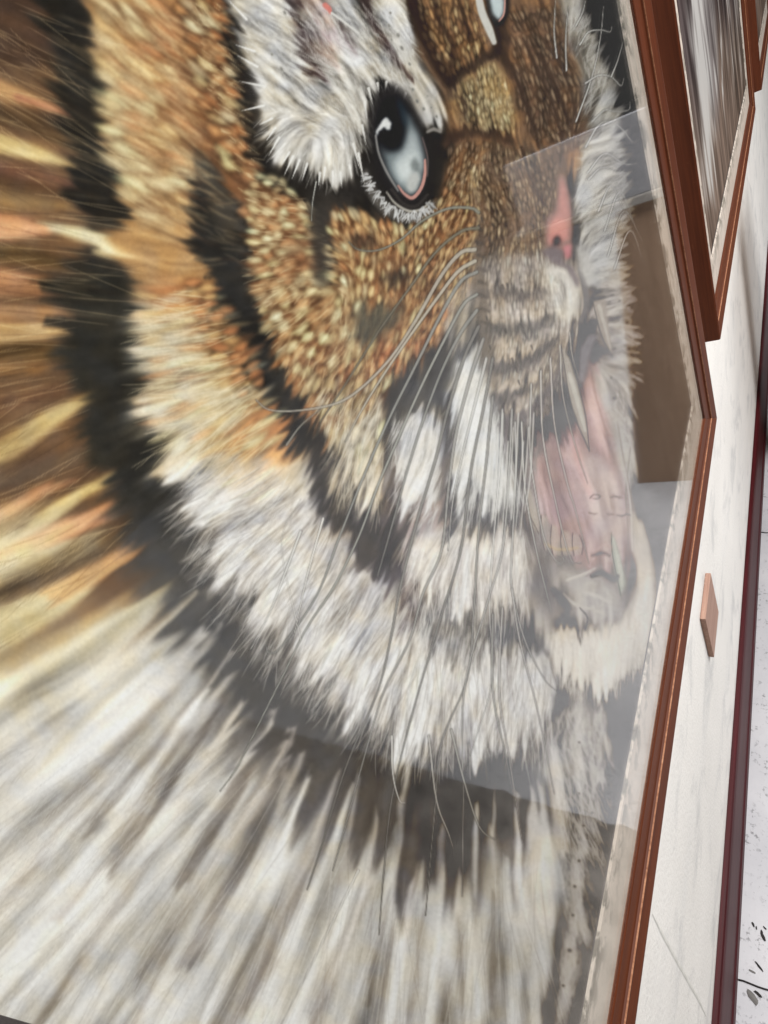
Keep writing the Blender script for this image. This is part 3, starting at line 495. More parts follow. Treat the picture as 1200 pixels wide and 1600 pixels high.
HAIRS_OVER = [([(858,990),(990,965),(1020,890),(1018,1020),(960,1075),(880,1065)],420,26,(248,238,224),.5,0,.3),(_RUFF,900,54,(246,242,236),.38,0,.5),(_RUFF,420,54,(104,96,90),.34,0,.5),
([(630,830),(820,820),(826,950),(650,940)],260,44,(250,244,236),.4,0,.3),([(715,550),(765,580),(815,770),(720,790)],200,44,(244,242,238),.4,0,.3),([(615,640),(690,640),(690,800),(620,790)],160,34,(240,238,234),.4,0,.5),
([(365,0),(630,0),(650,120),(560,240),(520,280),(430,240),(385,120)],420,24,(236,234,230),.4,0,.7),
([(500,600),(600,600),(600,790),(530,770)],160,34,(244,234,214),.4,0,.4),
([(280,0),(345,0),(400,270),(480,310),(510,420),(560,480),(600,600),(540,700),(450,580),(390,430),(380,330)],260,18,(250,232,192),.35,0,.6),
([(230,450),(340,455),(440,690),(330,730),(250,700)],260,46,(248,232,196),.35,.2,.4),
([(-100,1150),(380,1130),(700,1420),(860,1250),(840,1600),(-100,1700)],420,170,(244,240,232),.22,.2,.15),([(-100,1150),(380,1130),(700,1420),(860,1250),(840,1600),(-100,1700)],360,170,(118,110,104),.22,.2,.15),
([(-100,0),(110,0),(130,600),(230,850),(-100,1100)],200,100,(238,212,168),.25,.2,.2),([(-100,0),(110,0),(130,600),(230,850),(-100,1100)],200,100,(66,52,42),.25,.2,.2)]
def tip(x,y,dx,dy,w=2.0,c=(226,224,220)): return ('b',c,[(x,y,w),(x+dx*.5,y+dy*.5,w*.6),(x+dx,y+dy,.2)],.7,.9)
_r = np.random.default_rng(8); FRINGE = []
_arc = np.array([(574,270),(580,292),(594,314),(616,332),(640,340),(662,332),(676,318)], float)
for _k in range(120):
    _t = _r.random()*5.99; _i = int(_t); _p = _arc[_i]+(_arc[_i+1]-_arc[_i])*(_t-_i); _g = _arc[_i+1]-_arc[_i]; _g /= np.hypot(*_g); _n = np.array((-_g[1], _g[0]))
    _s = _p-_n*_r.uniform(-2, 8); _a = _r.normal()*.45; _dir = _n*np.cos(_a)+_g*np.sin(_a); _l = _r.uniform(7, 17)
    FRINGE.append(tip(_s[0], _s[1], _dir[0]*_l, _dir[1]*_l, _r.uniform(.8, 1.8), (150+60*_r.random(),)*3))
FEATURES = [
('b',(150,138,124),[(742,380,7),(750,450,9),(758,520,10),(766,590,9)],10,.55),('b',(120,108,98),[(742,300,5),(748,345,6),(750,390,5)],8,.4),
# dark marks of the cheek, over the scales
*[('p',c,p,f,a) for c,p,f,a in (((66,62,58),[(482,318),(518,318),(510,360),(508,400),(514,440),(500,448),(486,420),(488,370)],6,.8),((70,58,50),[(545,364),(578,368),(596,384),(572,394),(550,386)],6,.75),((62,54,48),[(592,425),(640,424),(642,438),(602,446)],6,.75),((88,84,74),[(552,482),(616,476),(628,490),(602,522),(574,542),(552,520)],12,.65),
((92,70,54),[(560,408),(600,402),(640,404),(620,412),(580,416)],7,.5),((110,80,60),[(440,380),(478,360),(488,400),(470,440),(450,430)],14,.45),((96,72,56),[(650,440),(690,420),(700,450),(670,480)],10,.4))],
# brow lashes over the black
*[tip(x,y,dx,dy) for x,y,dx,dy in ((385,30,-28,-30),(398,80,-30,-10),(402,104,-32,-18),(414,135,-40,-8),(412,165,-34,8),(425,185,-20,10),(430,200,-14,20),(436,215,-16,28),(445,225,-22,24),(452,238,-12,20),(468,250,-12,30),(480,256,-8,26),(500,270,-2,20),(520,268,0,24),(532,270,2,24),(546,258,4,22),(552,225,10,38),(560,240,10,50),(566,196,6,30),(570,160,4,30),(576,138,8,32),(590,130,2,16),(604,128,-2,14),(620,135,-4,12),(634,146,-4,12),(508,262,-4,26),(458,244,-14,30))],
('w',[(494,284),(491,300),(488,320),(487,345)],.7,(196,196,190),.9),
# brow spots
*[('e',(x,y),(a,b),1.0,(112,112,108),(176,172,166),.6) for x,y,a,b in ((585,20,4,3),(572,40,5,3),(590,55,4,3),(610,20,4,3),(608,40,5,3),(622,55,6,4),(628,75,7,4),(600,85,4,3),(640,100,5,3),(580,75,4,3),(645,140,5,4),(652,158,6,4),(662,170,5,4),(674,168,4,3),(682,182,5,3),(640,152,3,4),(668,150,3,2),(612,62,4,2),(445,20,6,3),(440,108,7,4),(425,85,4,3))],
('b',(196,120,112),[(508,8,4),(514,14,4),(516,20,2)],2),('b',(208,206,202),[(518,20,1.5),(540,36,1.6),(560,52,1)],1),
# the eye
('p',(42,40,41),[(576,215),(578,170),(592,140),(615,130),(640,150),(658,186),(672,230),(674,270),(666,308),(650,326),(625,322),(600,298),(584,262)],6,.9),
('p',(30,30,34),[(585,217),(589,180),(602,153),(622,150),(642,175),(656,212),(666,255),(661,292),(645,312),(627,303),(608,275),(594,246)],2),
('p',(112,120,123),[(592,222),(604,238),(628,232),(634,200),(630,172),(642,184),(655,214),(664,256),(658,290),(645,308),(628,300),(608,272)],5),
('p',(168,175,177),[(612,255),(634,232),(640,205),(646,200),(656,230),(660,256),(648,280),(630,285)],6,.9),
('p',(200,208,208),[(618,262),(636,246),(652,238),(656,262),(640,284),(626,286)],6,.8),
('p',(32,34,38),[(600,165),(622,160),(632,185),(632,215),(622,234),(606,232),(596,215)],5,.95),
('p',(52,66,76),[(618,150),(632,165),(638,190),(633,200),(626,180)],4,.7),
('p',(96,100,100),[(648,244),(656,256),(656,272),(644,268),(640,256)],3,.7),
('p',(172,174,172),[(640,272),(652,268),(657,280),(650,298),(640,302),(634,290)],2.5),
('b',(180,136,128),[(664,250,1.6),(664,272,2.4),(658,294,2.6),(645,309,2.8),(632,303,2),(622,290,1.2)],1),
('b',(140,138,136),[(587,212,1.6),(592,240,1.6),(605,270,1.8),(622,298,1.2)],1.4,.9),
('b',(120,104,102),[(660,215,.8),(668,245,1),(668,275,.8)],1,.8),
('p',(206,208,208),[(599,186),(604,183),(611,192),(610,202),(604,202),(601,198),(592,205),(589,214),(587,206),(592,197)],1),
('b',(66,62,60),[(612,296,2.5),(630,318,2.5),(650,322,2.5),(668,304,2)],2,.8),
# lower lid fringe
('b',(96,92,88),[(572,268,3),(578,292,7),(592,315,9),(615,332,9),(640,340,8),(662,332,6),(676,318,4)],5,.9),
('b',(176,172,164),[(604,300,1),(618,318,1.6),(640,330,2),(660,326,1.6),(672,314,1)],1.5,.9),
*FRINGE,
('b',(150,146,142),[(668,206,2),(678,202,3),(688,206,2)],2,.8),
# the other eye
('b',(196,194,188),[(744,-30,5),(752,15,6),(764,45,6),(772,66,4)],2),
('p',(40,36,36),[(752,-40),(796,-40),(795,20),(786,40),(774,40),(764,22)],3),
('p',(186,200,204),[(758,-40),(788,-40),(788,18),(780,32),(770,22)],2),
('b',(200,150,140),[(789,-30,1),(788,18,1.2),(780,33,1)],1),
# stripes over the forehead and the bars of the whisker pad
*[('b',c,p,f,a) for c,p,f,a in (((56,44,38),[(640,-60,10),(655,30,9),(678,90,9),(702,125,9)],8,.65),((62,48,40),[(672,-60,4),(685,30,4),(708,70,5),(705,110,5)],4,.65),((62,48,40),[(712,-60,3),(722,20,3),(738,62,4)],4,.6),((54,44,40),[(702,128,7),(735,106,6),(765,86,7),(782,80,6)],7,.6),((60,48,42),[(700,215,8),(740,206,7),(775,212,7),(800,222,6)],9,.5),((72,58,50),[(712,150,3),(726,160,4),(728,185,3)],4,.5),
((70,56,48),[(795,60,3),(790,90,5),(800,120,4)],4,.6),((104,98,94),[(752,458,7),(785,456,8),(820,462,6),(850,455,3)],6,.55),((96,92,88),[(762,515,7),(800,512,9),(830,510,8),(862,495,5)],6,.6),((96,92,90),[(765,575,8),(800,572,8),(835,560,7),(870,530,4)],6,.6),((92,88,86),[(772,620,8),(800,618,6),(840,600,4)],6,.6),((104,98,98),[(785,668,9),(820,650,8),(850,620,5),(880,570,4)],6,.6),
((232,224,212),[(858,425,4),(885,428,9),(896,455,10),(892,490,7)],8,.6))],
# nose bridge lines
*[('b',(70,56,48),p,3,.7) for p in ([(786,80,3),(806,120,3),(828,175,3),(842,230,3)],[(818,60,2),(836,100,3),(860,150,3),(880,220,3)],[(845,85,3),(865,130,4),(890,190,3)],[(800,100,2),(815,150,2),(835,200,2)],[(815,230,2),(830,280,2),(850,320,2)],[(850,60,2),(880,110,2),(905,190,2)])],
# nose
('p',(150,122,114),[(874,272),(884,278),(892,310),(895,360),(893,392),(870,392),(853,386),(851,360),(855,340),(869,324)],3),
('p',(192,138,130),[(877,277),(884,294),(890,333),(889,374),(868,382),(856,380),(858,350),(872,332)],3),
('p',(218,146,136),[(861,352),(874,340),(884,346),(884,372),(862,378)],3,.9),
('p',(72,64,64),[(864,372),(872,366),(878,374),(874,384),(864,386)],2),
('p',(122,112,114),[(846,392),(866,384),(880,392),(880,410),(895,416),(906,440),(902,452),(885,420),(862,410)],3,.9),
('p',(206,130,134),[(880,385),(892,382),(893,400),(884,406)],3,.9),
('b',(120,116,114),[(905,420,3),(914,450,5),(916,478,4),(908,500,3)],2),
('p',(196,192,186),[(898,380),(925,400),(930,440),(918,448),(906,425)],4,.8),
# muzzle dots
*[('b',(82,76,72),[(x,y,1.6),(x+2,y+6,1)],1,.8) for x,y in ((752,340),(770,350),(764,372),(775,400),(785,445),(792,444),(815,452),(760,495),(790,515),(820,520),(765,540),(800,560),(806,575),(770,570),(830,540),(810,595),(748,352),(745,378))],
*[('b',(66,62,60),[(743+k*1.5,356+k*21,3),(752+k*2,360+k*21,2.5)],2.5,.35) for k in range(8)],
# teeth
('p',(164,156,146),[(877,540),(890,560),(905,605),(915,650),(921,704),(906,668),(893,635),(882,590)],1.5),
('b',(200,194,182),[(890,585,3),(902,625,3.5),(914,672,2)],2,.8),
('b',(70,62,60),[(877,540,.5),(893,635,.7),(921,705,.6)],.8,.9),('b',(80,68,64),[(903,600,.5),(915,650,.7),(921,705,.5)],.8,.9),
('p',(160,150,140),[(926,470),(946,468),(952,520),(957,556),(944,532),(932,500)],1.5),
('b',(196,188,176),[(936,478,3),(945,510,2.5),(954,545,1)],2,.7),('b',(74,66,62),[(926,470,.5),(940,525,.7),(957,558,.6)],.8,.9),
('p',(136,132,134),[(905,545),(920,520),(935,522),(922,560),(912,600),(902,600)],2,.9),('p',(92,84,84),[(920,560),(930,540),(942,545),(935,565),(925,570)],2,.8),
('p',(190,178,162),[(823,766),(829,764),(840,800),(842,832),(834,826),(826,800)],1.5,.6),
*[('p',c,q,1.3,.42) for c,q in (((196,184,170),[(847,805),(856,808),(861,840),(860,862),(850,858),(844,830)]),((206,190,168),[(862,820),(870,822),(876,845),(876,868),(864,866),(860,845)]),((210,194,172),[(878,828),(890,832),(895,850),(893,868),(880,868),(876,848)]),((204,190,172),[(896,833),(904,836),(910,852),(908,866),(898,868),(894,850)]))],
*[('b',(84,76,72),q,.8,.8) for q in ([(846,805,.6),(844,830,.6),(851,860,.6)],[(862,820,.6),(860,845,.6),(864,867,.6)],[(877,828,.6),(876,848,.6),(879,868,.6)],[(895,833,.6),(894,850,.6),(897,868,.6)],[(905,836,.6),(911,852,.6),(909,866,.6)],[(822,766,.6),(826,800,.6),(842,834,.6)])],
('b',(206,176,128),[(853,850,2),(870,858,2),(888,858,2),(902,856,2)],2.5,.5),
('p',(168,172,158),[(955,832),(962,845),(972,880),(978,912),(970,932),(962,900),(956,866)],1.5),('b',(200,198,184),[(958,842,1.5),(968,885,3),(972,915,2)],1.5,.8),('b',(80,74,68),[(955,832,.5),(957,866,.7),(970,930,.6)],.8,.8),
# lips and wrinkles
('b',(72,64,62),[(925,900,3),(940,895,4),(958,905,4),(966,900,2)],3,.85),('b',(206,196,186),[(886,906,1.5),(912,897,2),(930,888,1)],1.5,.9),('b',(206,198,188),[(910,925,1),(930,930,3),(954,942,1)],2.5,.8),
('b',(196,188,178),[(880,928,1),(900,945,2.5),(935,955,2),(948,962,1)],2.5,.8),('b',(84,78,76),[(906,950,1),(918,965,1.2),(914,985,.8)],1,.9),('b',(60,58,58),[(866,922,4),(880,940,6),(888,950,3)],5,.7),
('b',(200,168,160),[(930,862,2),(945,850,2),(955,855,2)],3,.7),('b',(88,76,74),[(925,868,2),(942,864,2.5),(952,868,2)],3,.7),
('b',(140,132,126),[(985,700,1),(978,770,1.2),(982,840,1),(980,890,1)],1.5,.7),('b',(222,212,202),[(975,720,1),(985,790,1.4),(988,860,1)],1.5,.7),('b',(150,140,134),[(965,660,1),(975,720,1.5),(992,800,1)],1.5,.7),
# eyelets in the far fur
*[('e',(x,y),(a,a*.8),.3,(92,86,80),(178,170,160),.7) for x,y,a in ((980,504,6),(983,545,6),(990,582,5),(968,470,4),(944,560,4),(960,622,6),(966,500,4),(955,590,4),(985,650,4),(905,1160,4),(912,1290,5),(918,1310,4),(905,1345,5),(898,1385,5),(895,1430,5),(890,1485,7),(880,1540,5),(925,1270,4),(905,1240,4))],
# curled hairs over the dark ground at the right
*[('w',p,1.0,(206,204,200),.95) for p in ([(906,70),(920,50),(940,47),(953,50),(956,42)],[(900,190),(925,120),(938,60),(943,10)],[(915,130),(935,118),(955,120),(970,134),(975,122)],[(925,190),(945,172),(960,174),(982,172),(985,158)],[(915,230),(935,196),(955,190),(975,205),(988,222),(1000,218)],[(920,280),(940,262),(965,268)],[(918,270),(945,240),(975,256),(998,255)],[(955,120),(965,95),(975,60)],[(900,40),(910,20),(915,0)],[(870,90),(866,50),(868,0)],[(885,110),(884,60),(888,10)],[(935,330),(955,290),(975,330)],[(945,360),(968,300),(990,345)],[(950,400),(975,330),(1005,380)],[(960,420),(985,360),(1008,420)])],
# whiskers
*[('w',p,w,c,a) for p,w,c,a in (
([(748,332),(735,325),(700,326),(660,345),(625,375),(590,391),(560,390),(545,378)],2.0,(132,132,124),.95),
([(748,356),(720,362),(680,395),(640,450),(590,520),(540,600),(500,660)],2.0,(120,116,104),.95),
([(742,390),(720,395),(690,430),(650,500),(610,560),(560,610),(520,632),(460,642),(420,640),(400,625)],2.8,(168,162,152),.9),
([(742,408),(715,425),(680,470),(630,540),(590,600),(560,650),(540,690)],2.6,(176,170,158),.9),
([(745,425),(720,440),(690,490),(650,570),(610,650),(570,740),(530,840),(495,930),(440,1010),(420,1020),(416,1010)],2.2,(140,140,136),.95),
([(745,460),(725,475),(700,520),(660,600),(620,690),(590,760),(560,840),(520,920),(480,980),(440,1060),(400,1140),(370,1200),(344,1236)],1.9,(150,150,144),.95),
([(745,485),(720,520),(690,580),(660,660),(635,740),(610,830),(590,900)],2.2,(140,140,136),.9),
([(748,510),(725,560),(700,640),(680,720),(650,820),(625,920),(610,1000),(590,1080),(540,1200),(500,1330),(480,1390)],2.0,(128,126,122),.9),
([(755,530),(735,590),(712,680),(700,770),(690,860),(660,930),(640,1000),(600,1080),(570,1180),(540,1290),(520,1360)],2.0,(150,148,144),.9),
([(760,560),(745,620),(725,700),(708,780),(700,860)],1.8,(190,188,184),.8),
([(770,560),(755,640),(735,740),(720,860),(690,960),(640,1130),(612,1250),(600,1360),(592,1460)],1.6,(130,128,124),.9),
([(770,620),(760,720),(748,830),(740,960),(730,1060),(690,1160),(680,1260),(665,1430)],1.5,(140,138,134),.9),
([(785,640),(780,740),(770,860),(765,960),(770,1060),(735,1180)],1.4,(206,204,200),.7),
([(800,640),(795,740),(785,860),(762,940),(725,1080),(724,1250),(722,1400)],1.4,(170,168,164),.85),
([(805,660),(806,740),(800,860),(800,920),(820,1000),(850,1060),(870,1080)],1.4,(176,174,170),.85),
([(815,660),(820,760),(838,860),(862,958)],1.3,(196,194,188),.85),
([(830,600),(828,700),(835,760),(850,840),(868,875),(878,880),(882,868)],1.2,(190,186,180),.85),
([(845,580),(848,680),(865,770),(890,870),(908,880)],1.2,(196,190,184),.85),
([(860,560),(866,660),(885,750),(900,800),(920,880)],1.2,(200,192,186),.8),
([(875,540),(880,620),(900,700),(918,755)],1.0,(196,190,182),.8),
([(890,520),(895,560),(908,600)],.9,(200,194,186),.8),
([(800,920),(812,1000),(840,1110),(866,1240)],1.3,(176,172,168),.85),
([(785,950),(780,1080),(795,1180),(815,1310)],1.3,(170,166,162),.85),
([(770,960),(770,1080),(790,1180),(805,1260)],1.3,(150,148,144),.8),
([(705,1140),(725,1220),(748,1290),(770,1310),(776,1308)],1.3,(160,158,152),.85),
([(670,1150),(682,1250),(700,1300),(708,1324)],1.3,(170,166,160),.85),
([(612,1150),(614,1210),(624,1250),(634,1255)],1.2,(206,202,196),.85),
([(470,1000),(440,850),(470,780)],.8,(226,222,216),.4),
([(470,830),(440,910),(420,960),(392,1014)],1.3,(214,212,208),.85),
([(505,810),(480,900),(460,990)],1.3,(226,222,216),.8),
([(448,695),(470,665),(500,640)],1.4,(150,148,140),.8),
([(560,1360),(500,1480),(440,1600)],1.0,(232,228,222),.7),
)],
*[('b',(206,204,198),[(770+i*8,690-(i%3)*22,1.2),(768+i*7.6,740,1.3),(764+i*7,800+(i%4)*12,.6)],1,.7) for i in range(9)],
# small dark scribble marks, two faint lines
*[('b',(72,66,62),p,.9,a) for p,a in (([(922,778,1),(928,773,.8),(938,775,.8),(934,779,.9),(926,779,.6)],.75),([(953,777,.8),(962,776,.9),(972,777,.6)],.6),([(958,773,.6),(968,779,.8)],.5),([(990,782,.8),(998,778,1.1),(1004,780,1.4),(1013,781,.8)],.85),([(992,786,.6),(998,781,.8)],.6),([(1022,783,1),(1030,784,1.8),(1040,785,.9)],.9),([(920,801,.8),(928,803,1),(934,802,.5)],.6),([(948,803,.7),(958,804,.7)],.6),([(964,805,.6),(973,806,1),(979,803,.8),(985,805,.8)],.85),([(996,806,.6),(1004,800,.6),(998,808,.8),(1005,809,.6)],.7))],
]

# ---------------------------------------------------------------- the drawing on the sheet
def paint(S=0.8, X0=-150, Y0=-150, X1=1110, Y1=1720, seed=3):
    rng = np.random.default_rng(seed)
    W, H = int((X1-X0)*S), int((Y1-Y0)*S)
    gx = (np.arange(W)+.5)/S+X0; gy = (np.arange(H)+.5)/S+Y0
    GX, GY = np.meshgrid(gx, gy); GX = GX.astype(np.float32); GY = GY.astype(np.float32)
    C = np.zeros((H, W, 3), np.float32)
    def box(a, r, ax):
        r = int(r)
        if r < 1: return a
        pad = [(0, 0)]*a.ndim; pad[ax] = (r+1, r)
        c = np.cumsum(np.pad(a, pad, mode='edge'), axis=ax, dtype=np.float64)
        n = a.shape[ax]; k = 2*r+1
        hi = np.take(c, range(k, k+n), axis=ax); lo = np.take(c, range(0, n), axis=ax)
        return ((hi-lo)/k).astype(np.float32)
    def blur(a, sig):
        r = max(0, round(sig*S*0.95))
        for _ in range(2): a = box(box(a, r, 0), r, 1)
        return a
    def win(x0, y0, x1, y1):
        i0 = int(np.clip((x0-X0)*S-1, 0, W)); i1 = int(np.clip((x1-X0)*S+2, 0, W))
        j0 = int(np.clip((y0-Y0)*S-1, 0, H)); j1 = int(np.clip((y1-Y0)*S+2, 0, H))
        return slice(j0, j1), slice(i0, i1)
    def smooth(pts, n=6):
        p = np.array(pts, float)
        if len(p) < 3: return p
        q = np.vstack([2*p[0]-p[1], p, 2*p[-1]-p[-2]]); out = []
        for i in range(1, len(q)-2):
            for t in np.arange(n)/n:
                a, b, c, d = q[i-1], q[i], q[i+1], q[i+2]
                out.append(.5*((2*b)+(c-a)*t+(2*a-5*b+4*c-d)*t*t+(3*b-a-3*c+d)*t**3))
        out.append(p[-1]); return np.array(out)
    def inpoly(pts, f):
        p = np.array(pts, float)
        sl = win(p[:, 0].min()-3*f-2, p[:, 1].min()-3*f-2, p[:, 0].max()+3*f+2, p[:, 1].max()+3*f+2)
        x, y = GX[sl], GY[sl]; m = np.zeros(x.shape, bool)
        for a, b in zip(p, np.roll(p, -1, 0)):
            if a[1] == b[1]: continue
            m ^= ((a[1] > y) != (b[1] > y)) & (x < (b[0]-a[0])*(y-a[1])/(b[1]-a[1])+a[0])
        return sl, (blur(m.astype(np.float32), f) if f else m.astype(np.float32))
    def poly(col, pts, f=8, a=1.0):
        sl, m = inpoly(pts, f)
        if m.size: C[sl] += (np.array(col, np.float32)-C[sl])*(m*a)[..., None]
    def dist(sl, p):            # distance to a polyline and the place along it
        x, y = GX[sl], GY[sl]; best = np.full(x.shape, 1e9, np.float32); par = np.zeros(x.shape, np.float32)
        for i in range(len(p)-1):
            ax, ay = p[i][:2]; dx, dy = p[i+1][0]-ax, p[i+1][1]-ay; l2 = dx*dx+dy*dy+1e-9
            t = np.clip(((x-ax)*dx+(y-ay)*dy)/l2, 0, 1); d = (x-ax-t*dx)**2+(y-ay-t*dy)**2
            k = d < best; best[k] = d[k]; par[k] = i+t[k]
        return np.sqrt(best), par/(len(p)-1)
    def band(col, pts, f=4, a=1.0, n=5):   # pts (x, y, half width)
        p = smooth(pts, n); m_ = p[:, 2].max()+2*f+2
        sl = win(p[:, 0].min()-m_, p[:, 1].min()-m_, p[:, 0].max()+m_, p[:, 1].max()+m_)
        d, t = dist(sl, p)
        if not d.size: return
        w = np.interp(t, np.linspace(0, 1, len(p)), p[:, 2])
        m = np.clip((w+f-d)/(2*f+1e-6), 0, 1); m = m*m*(3-2*m)
        C[sl] += (np.array(col, np.float32)-C[sl])*(m*a)[..., None]
    # ---- run of the hair
    OR = np.array(ORIENT, float)
    OR[:, 2:] /= np.hypot(OR[:, 2], OR[:, 3])[:, None]
    step = 12
    lx, ly = np.meshgrid(np.arange(X0, X1+step, step), np.arange(Y0, Y1+step, step))
    d2 = (lx[..., None]-OR[:, 0])**2+(ly[..., None]-OR[:, 1])**2
    w = 1/(d2+900)**1.7
    ang = np.arctan2(OR[:, 3], OR[:, 2])*2
    A2 = np.stack([(w*np.cos(ang)).sum(-1), (w*np.sin(ang)).sum(-1)], -1)
    A2 /= np.linalg.norm(A2, axis=-1, keepdims=True)
    def up(a):
        fx = np.clip((GX-X0)/step, 0, a.shape[1]-1.001); fy = np.clip((GY-Y0)/step, 0, a.shape[0]-1.001)
        i, j = fx.astype(int), fy.astype(int); u, v = fx-i, fy-j
        if a.ndim == 3: u, v = u[..., None], v[..., None]
        return (a[j, i]*(1-u)+a[j, i+1]*u)*(1-v)+(a[j+1, i]*(1-u)+a[j+1, i+1]*u)*v
    def field(ctrl, p=1.5):
        c = np.array(ctrl, float); d = (lx[..., None]-c[:, 0])**2+(ly[..., None]-c[:, 1])**2
        w_ = 1/(d+2500)**p; return up((w_*c[:, 2]).sum(-1)/w_.sum(-1)).astype(np.float32)
    A = up(A2); th = (np.arctan2(A[..., 1], A[..., 0])/2).astype(np.float32)
    # a little wander so that the hair is not combed
    def cloud(s):
        n = blur(rng.standard_normal((H, W)).astype(np.float32), s); return n/n.std()
    wan = field(WANDER); th += wan*(.10*cloud(14)+.10*cloud(40))
    VX, VY = np.cos(th), np.sin(th)
    flip = (VY < 0); VX[flip] *= -1; VY[flip] *= -1           # tips run down the sheet
    def lic(noise, L, st=1.6):
        J, I = np.mgrid[0:H, 0:W].astype(np.float32); out = noise.copy(); wsum = 1.0
        for sgn in (1, -1):
            x, y = I.copy(), J.copy(); px_, py_ = VX*sgn, VY*sgn
            for k in range(L):
                xi = np.clip(x, 0, W-1).astype(np.int32); yi = np.clip(y, 0, H-1).astype(np.int32)
                vx, vy = VX[yi, xi], VY[yi, xi]; s = np.sign(vx*px_+vy*py_); s[s == 0] = 1
                px_, py_ = vx*s, vy*s; x += px_*st; y += py_*st
                xi = np.clip(x, 0, W-1).astype(np.int32); yi = np.clip(y, 0, H-1).astype(np.int32)
                g = .5+.5*np.cos(np.pi*(k+1)/(L+1)); out += noise[yi, xi]*g
        return out
    def norm(a, s=None):
        a = a-blur(a, 60); return np.clip(a/(a.std()+1e-9), -2.5, 2.5)
    fine = norm(lic(blur(rng.standard_normal((H, W)).astype(np.float32), .9), 16))
    mid = norm(lic(blur(rng.standard_normal((H, W)).astype(np.float32), 2.6), 26))
    big = norm(lic(blur(rng.standard_normal((H, W)).astype(np.float32), 6), 34))
    lw = field(LONG)                                            # where the locks run long and straight
    lng = norm(lic(blur(rng.standard_normal((H, W)).astype(np.float32), 9), 38, 4.0)); lng2 = norm(lic(blur(rng.standard_normal((H, W)).astype(np.float32), 2), 38, 3.4))
    # ---- 1 ground colours
    C[:] = (60, 56, 52)
    for it in BASE:
        k = it[0]
        if k == 'p': poly(it[1], it[2], it[3], it[4] if len(it) > 4 else 1)
        else: band(it[1], it[2], it[3], it[4] if len(it) > 4 else 1)
    # ---- 2 hair: the colour is dragged along the run of the hair, lock by lock
    L = field(LENGTH)*S
    fi = field(FINE); n = .45*mid+.3*big+.62*fine*np.maximum(fi, .45)
    n = n*(1-lw)+lw*(.7*lng+.35*lng2)
    n = np.tanh(n*.8)
    J, I = np.mgrid[0:H, 0:W].astype(np.float32)
    def drag(src, amt):
        x = np.clip(I-VX*amt, 0, W-1.001); y = np.clip(J-VY*amt, 0, H-1.001)
        i, j = x.astype(np.int32), y.astype(np.int32); u, v = (x-i)[..., None], (y-j)[..., None]
        return (src[j, i]*(1-u)+src[j, i+1]*u)*(1-v)+(src[j+1, i]*(1-u)+src[j+1, i+1]*u)*v
    C = drag(drag(C, L*n*.5), L*n*.5)
    amp = field(AMP)
    lum = C.mean(-1)/255
    k = amp*(.28+.72*np.clip(lum*1.5, 0, 1))
    C *= (1+k*((.5*fine*fi+.55*mid+.3*big)*(1-lw)+lw*(.85*lng+.25*lng2+.5*np.clip(cloud(34), -1.6, 1.6)))*.20)[..., None]
    warm = np.clip(cloud(9), -1.5, 1.5)
    C *= 1+np.stack([warm*.02, warm*.004, -warm*.03], -1)*(amp*.8)[..., None]
    dk = np.clip(1-C.mean(-1)/110, 0, 1)                            # charcoal dusted unevenly into the blacks
    C += (dk*(5*np.clip(cloud(22), -1, 2)+3*cloud(7)))[..., None]
    C = np.clip(C, 18, 240).astype(np.float32)
    # ---- 3 tufts: short soft locks lying like scales, light cores with dark roots
    def ori(x, y):
        i = int(np.clip((x-X0)*S, 0, W-1)); j = int(np.clip((y-Y0)*S, 0, H-1)); return VX[j, i], VY[j, i]
    def tuft(x, y, l, wd, col, a, dark=.0, bend=0.):
        vx, vy = ori(x, y); m = l+3
        sl = win(x-m, y-m, x+m, y+m); X, Y = GX[sl]-x, GY[sl]-y
        if not X.size: return
        s = (X*vx+Y*vy)/l; t = (-X*vy+Y*vx)/wd+bend*s*s*2
        taper = np.clip(1-(s*.9)**2, 0, 1)**1.2*(1-.25*s)
        g = np.exp(-(t/np.maximum(taper, .05))**2*1.05)*np.clip(1-s*s, 0, 1)**1.1
        if dark:
            g2 = np.exp(-((t-.0)/1.7)**2)*np.clip(1-s*s, 0, 1)
            C[sl] *= (1-dark*g2*(1-g))[..., None]
        C[sl] += (np.array(col, np.float32)-C[sl])*(g*a)[..., None]
    for (pts, cnt, l, wd, cols, a, dark) in TUFTS:
        p = np.array(pts, float); lo, hi = p.min(0), p.max(0); k = 0; cols = np.array(cols, float); tries = 0
        placed = []
        while k < cnt and tries < cnt*30:
            tries += 1
            x, y = lo+(hi-lo)*rng.random(2); ins = False
            for q, r in zip(p, np.roll(p, -1, 0)):
                if (q[1] > y) != (r[1] > y) and x < (r[0]-q[0])*(y-q[1])/(r[1]-q[1])+q[0]: ins = not ins
            if not ins: continue
            if placed:
                vx, vy = ori(x, y); D = np.array(placed[-220:])-(x, y)
                if (((D[:, 0]*vx+D[:, 1]*vy)/l)**2+((-D[:, 0]*vy+D[:, 1]*vx)/wd)**2).min() < 2.3: continue
            placed.append((x, y))
            k += 1; c = cols[rng.integers(len(cols))]*(.88+.24*rng.random())
            s_ = .7+.7*rng.random()
            tuft(x, y, l*s_, wd*(.75+.6*rng.random()), np.clip(c, 20, 240), a*(.55+.45*rng.random()), dark, rng.normal()*.25)
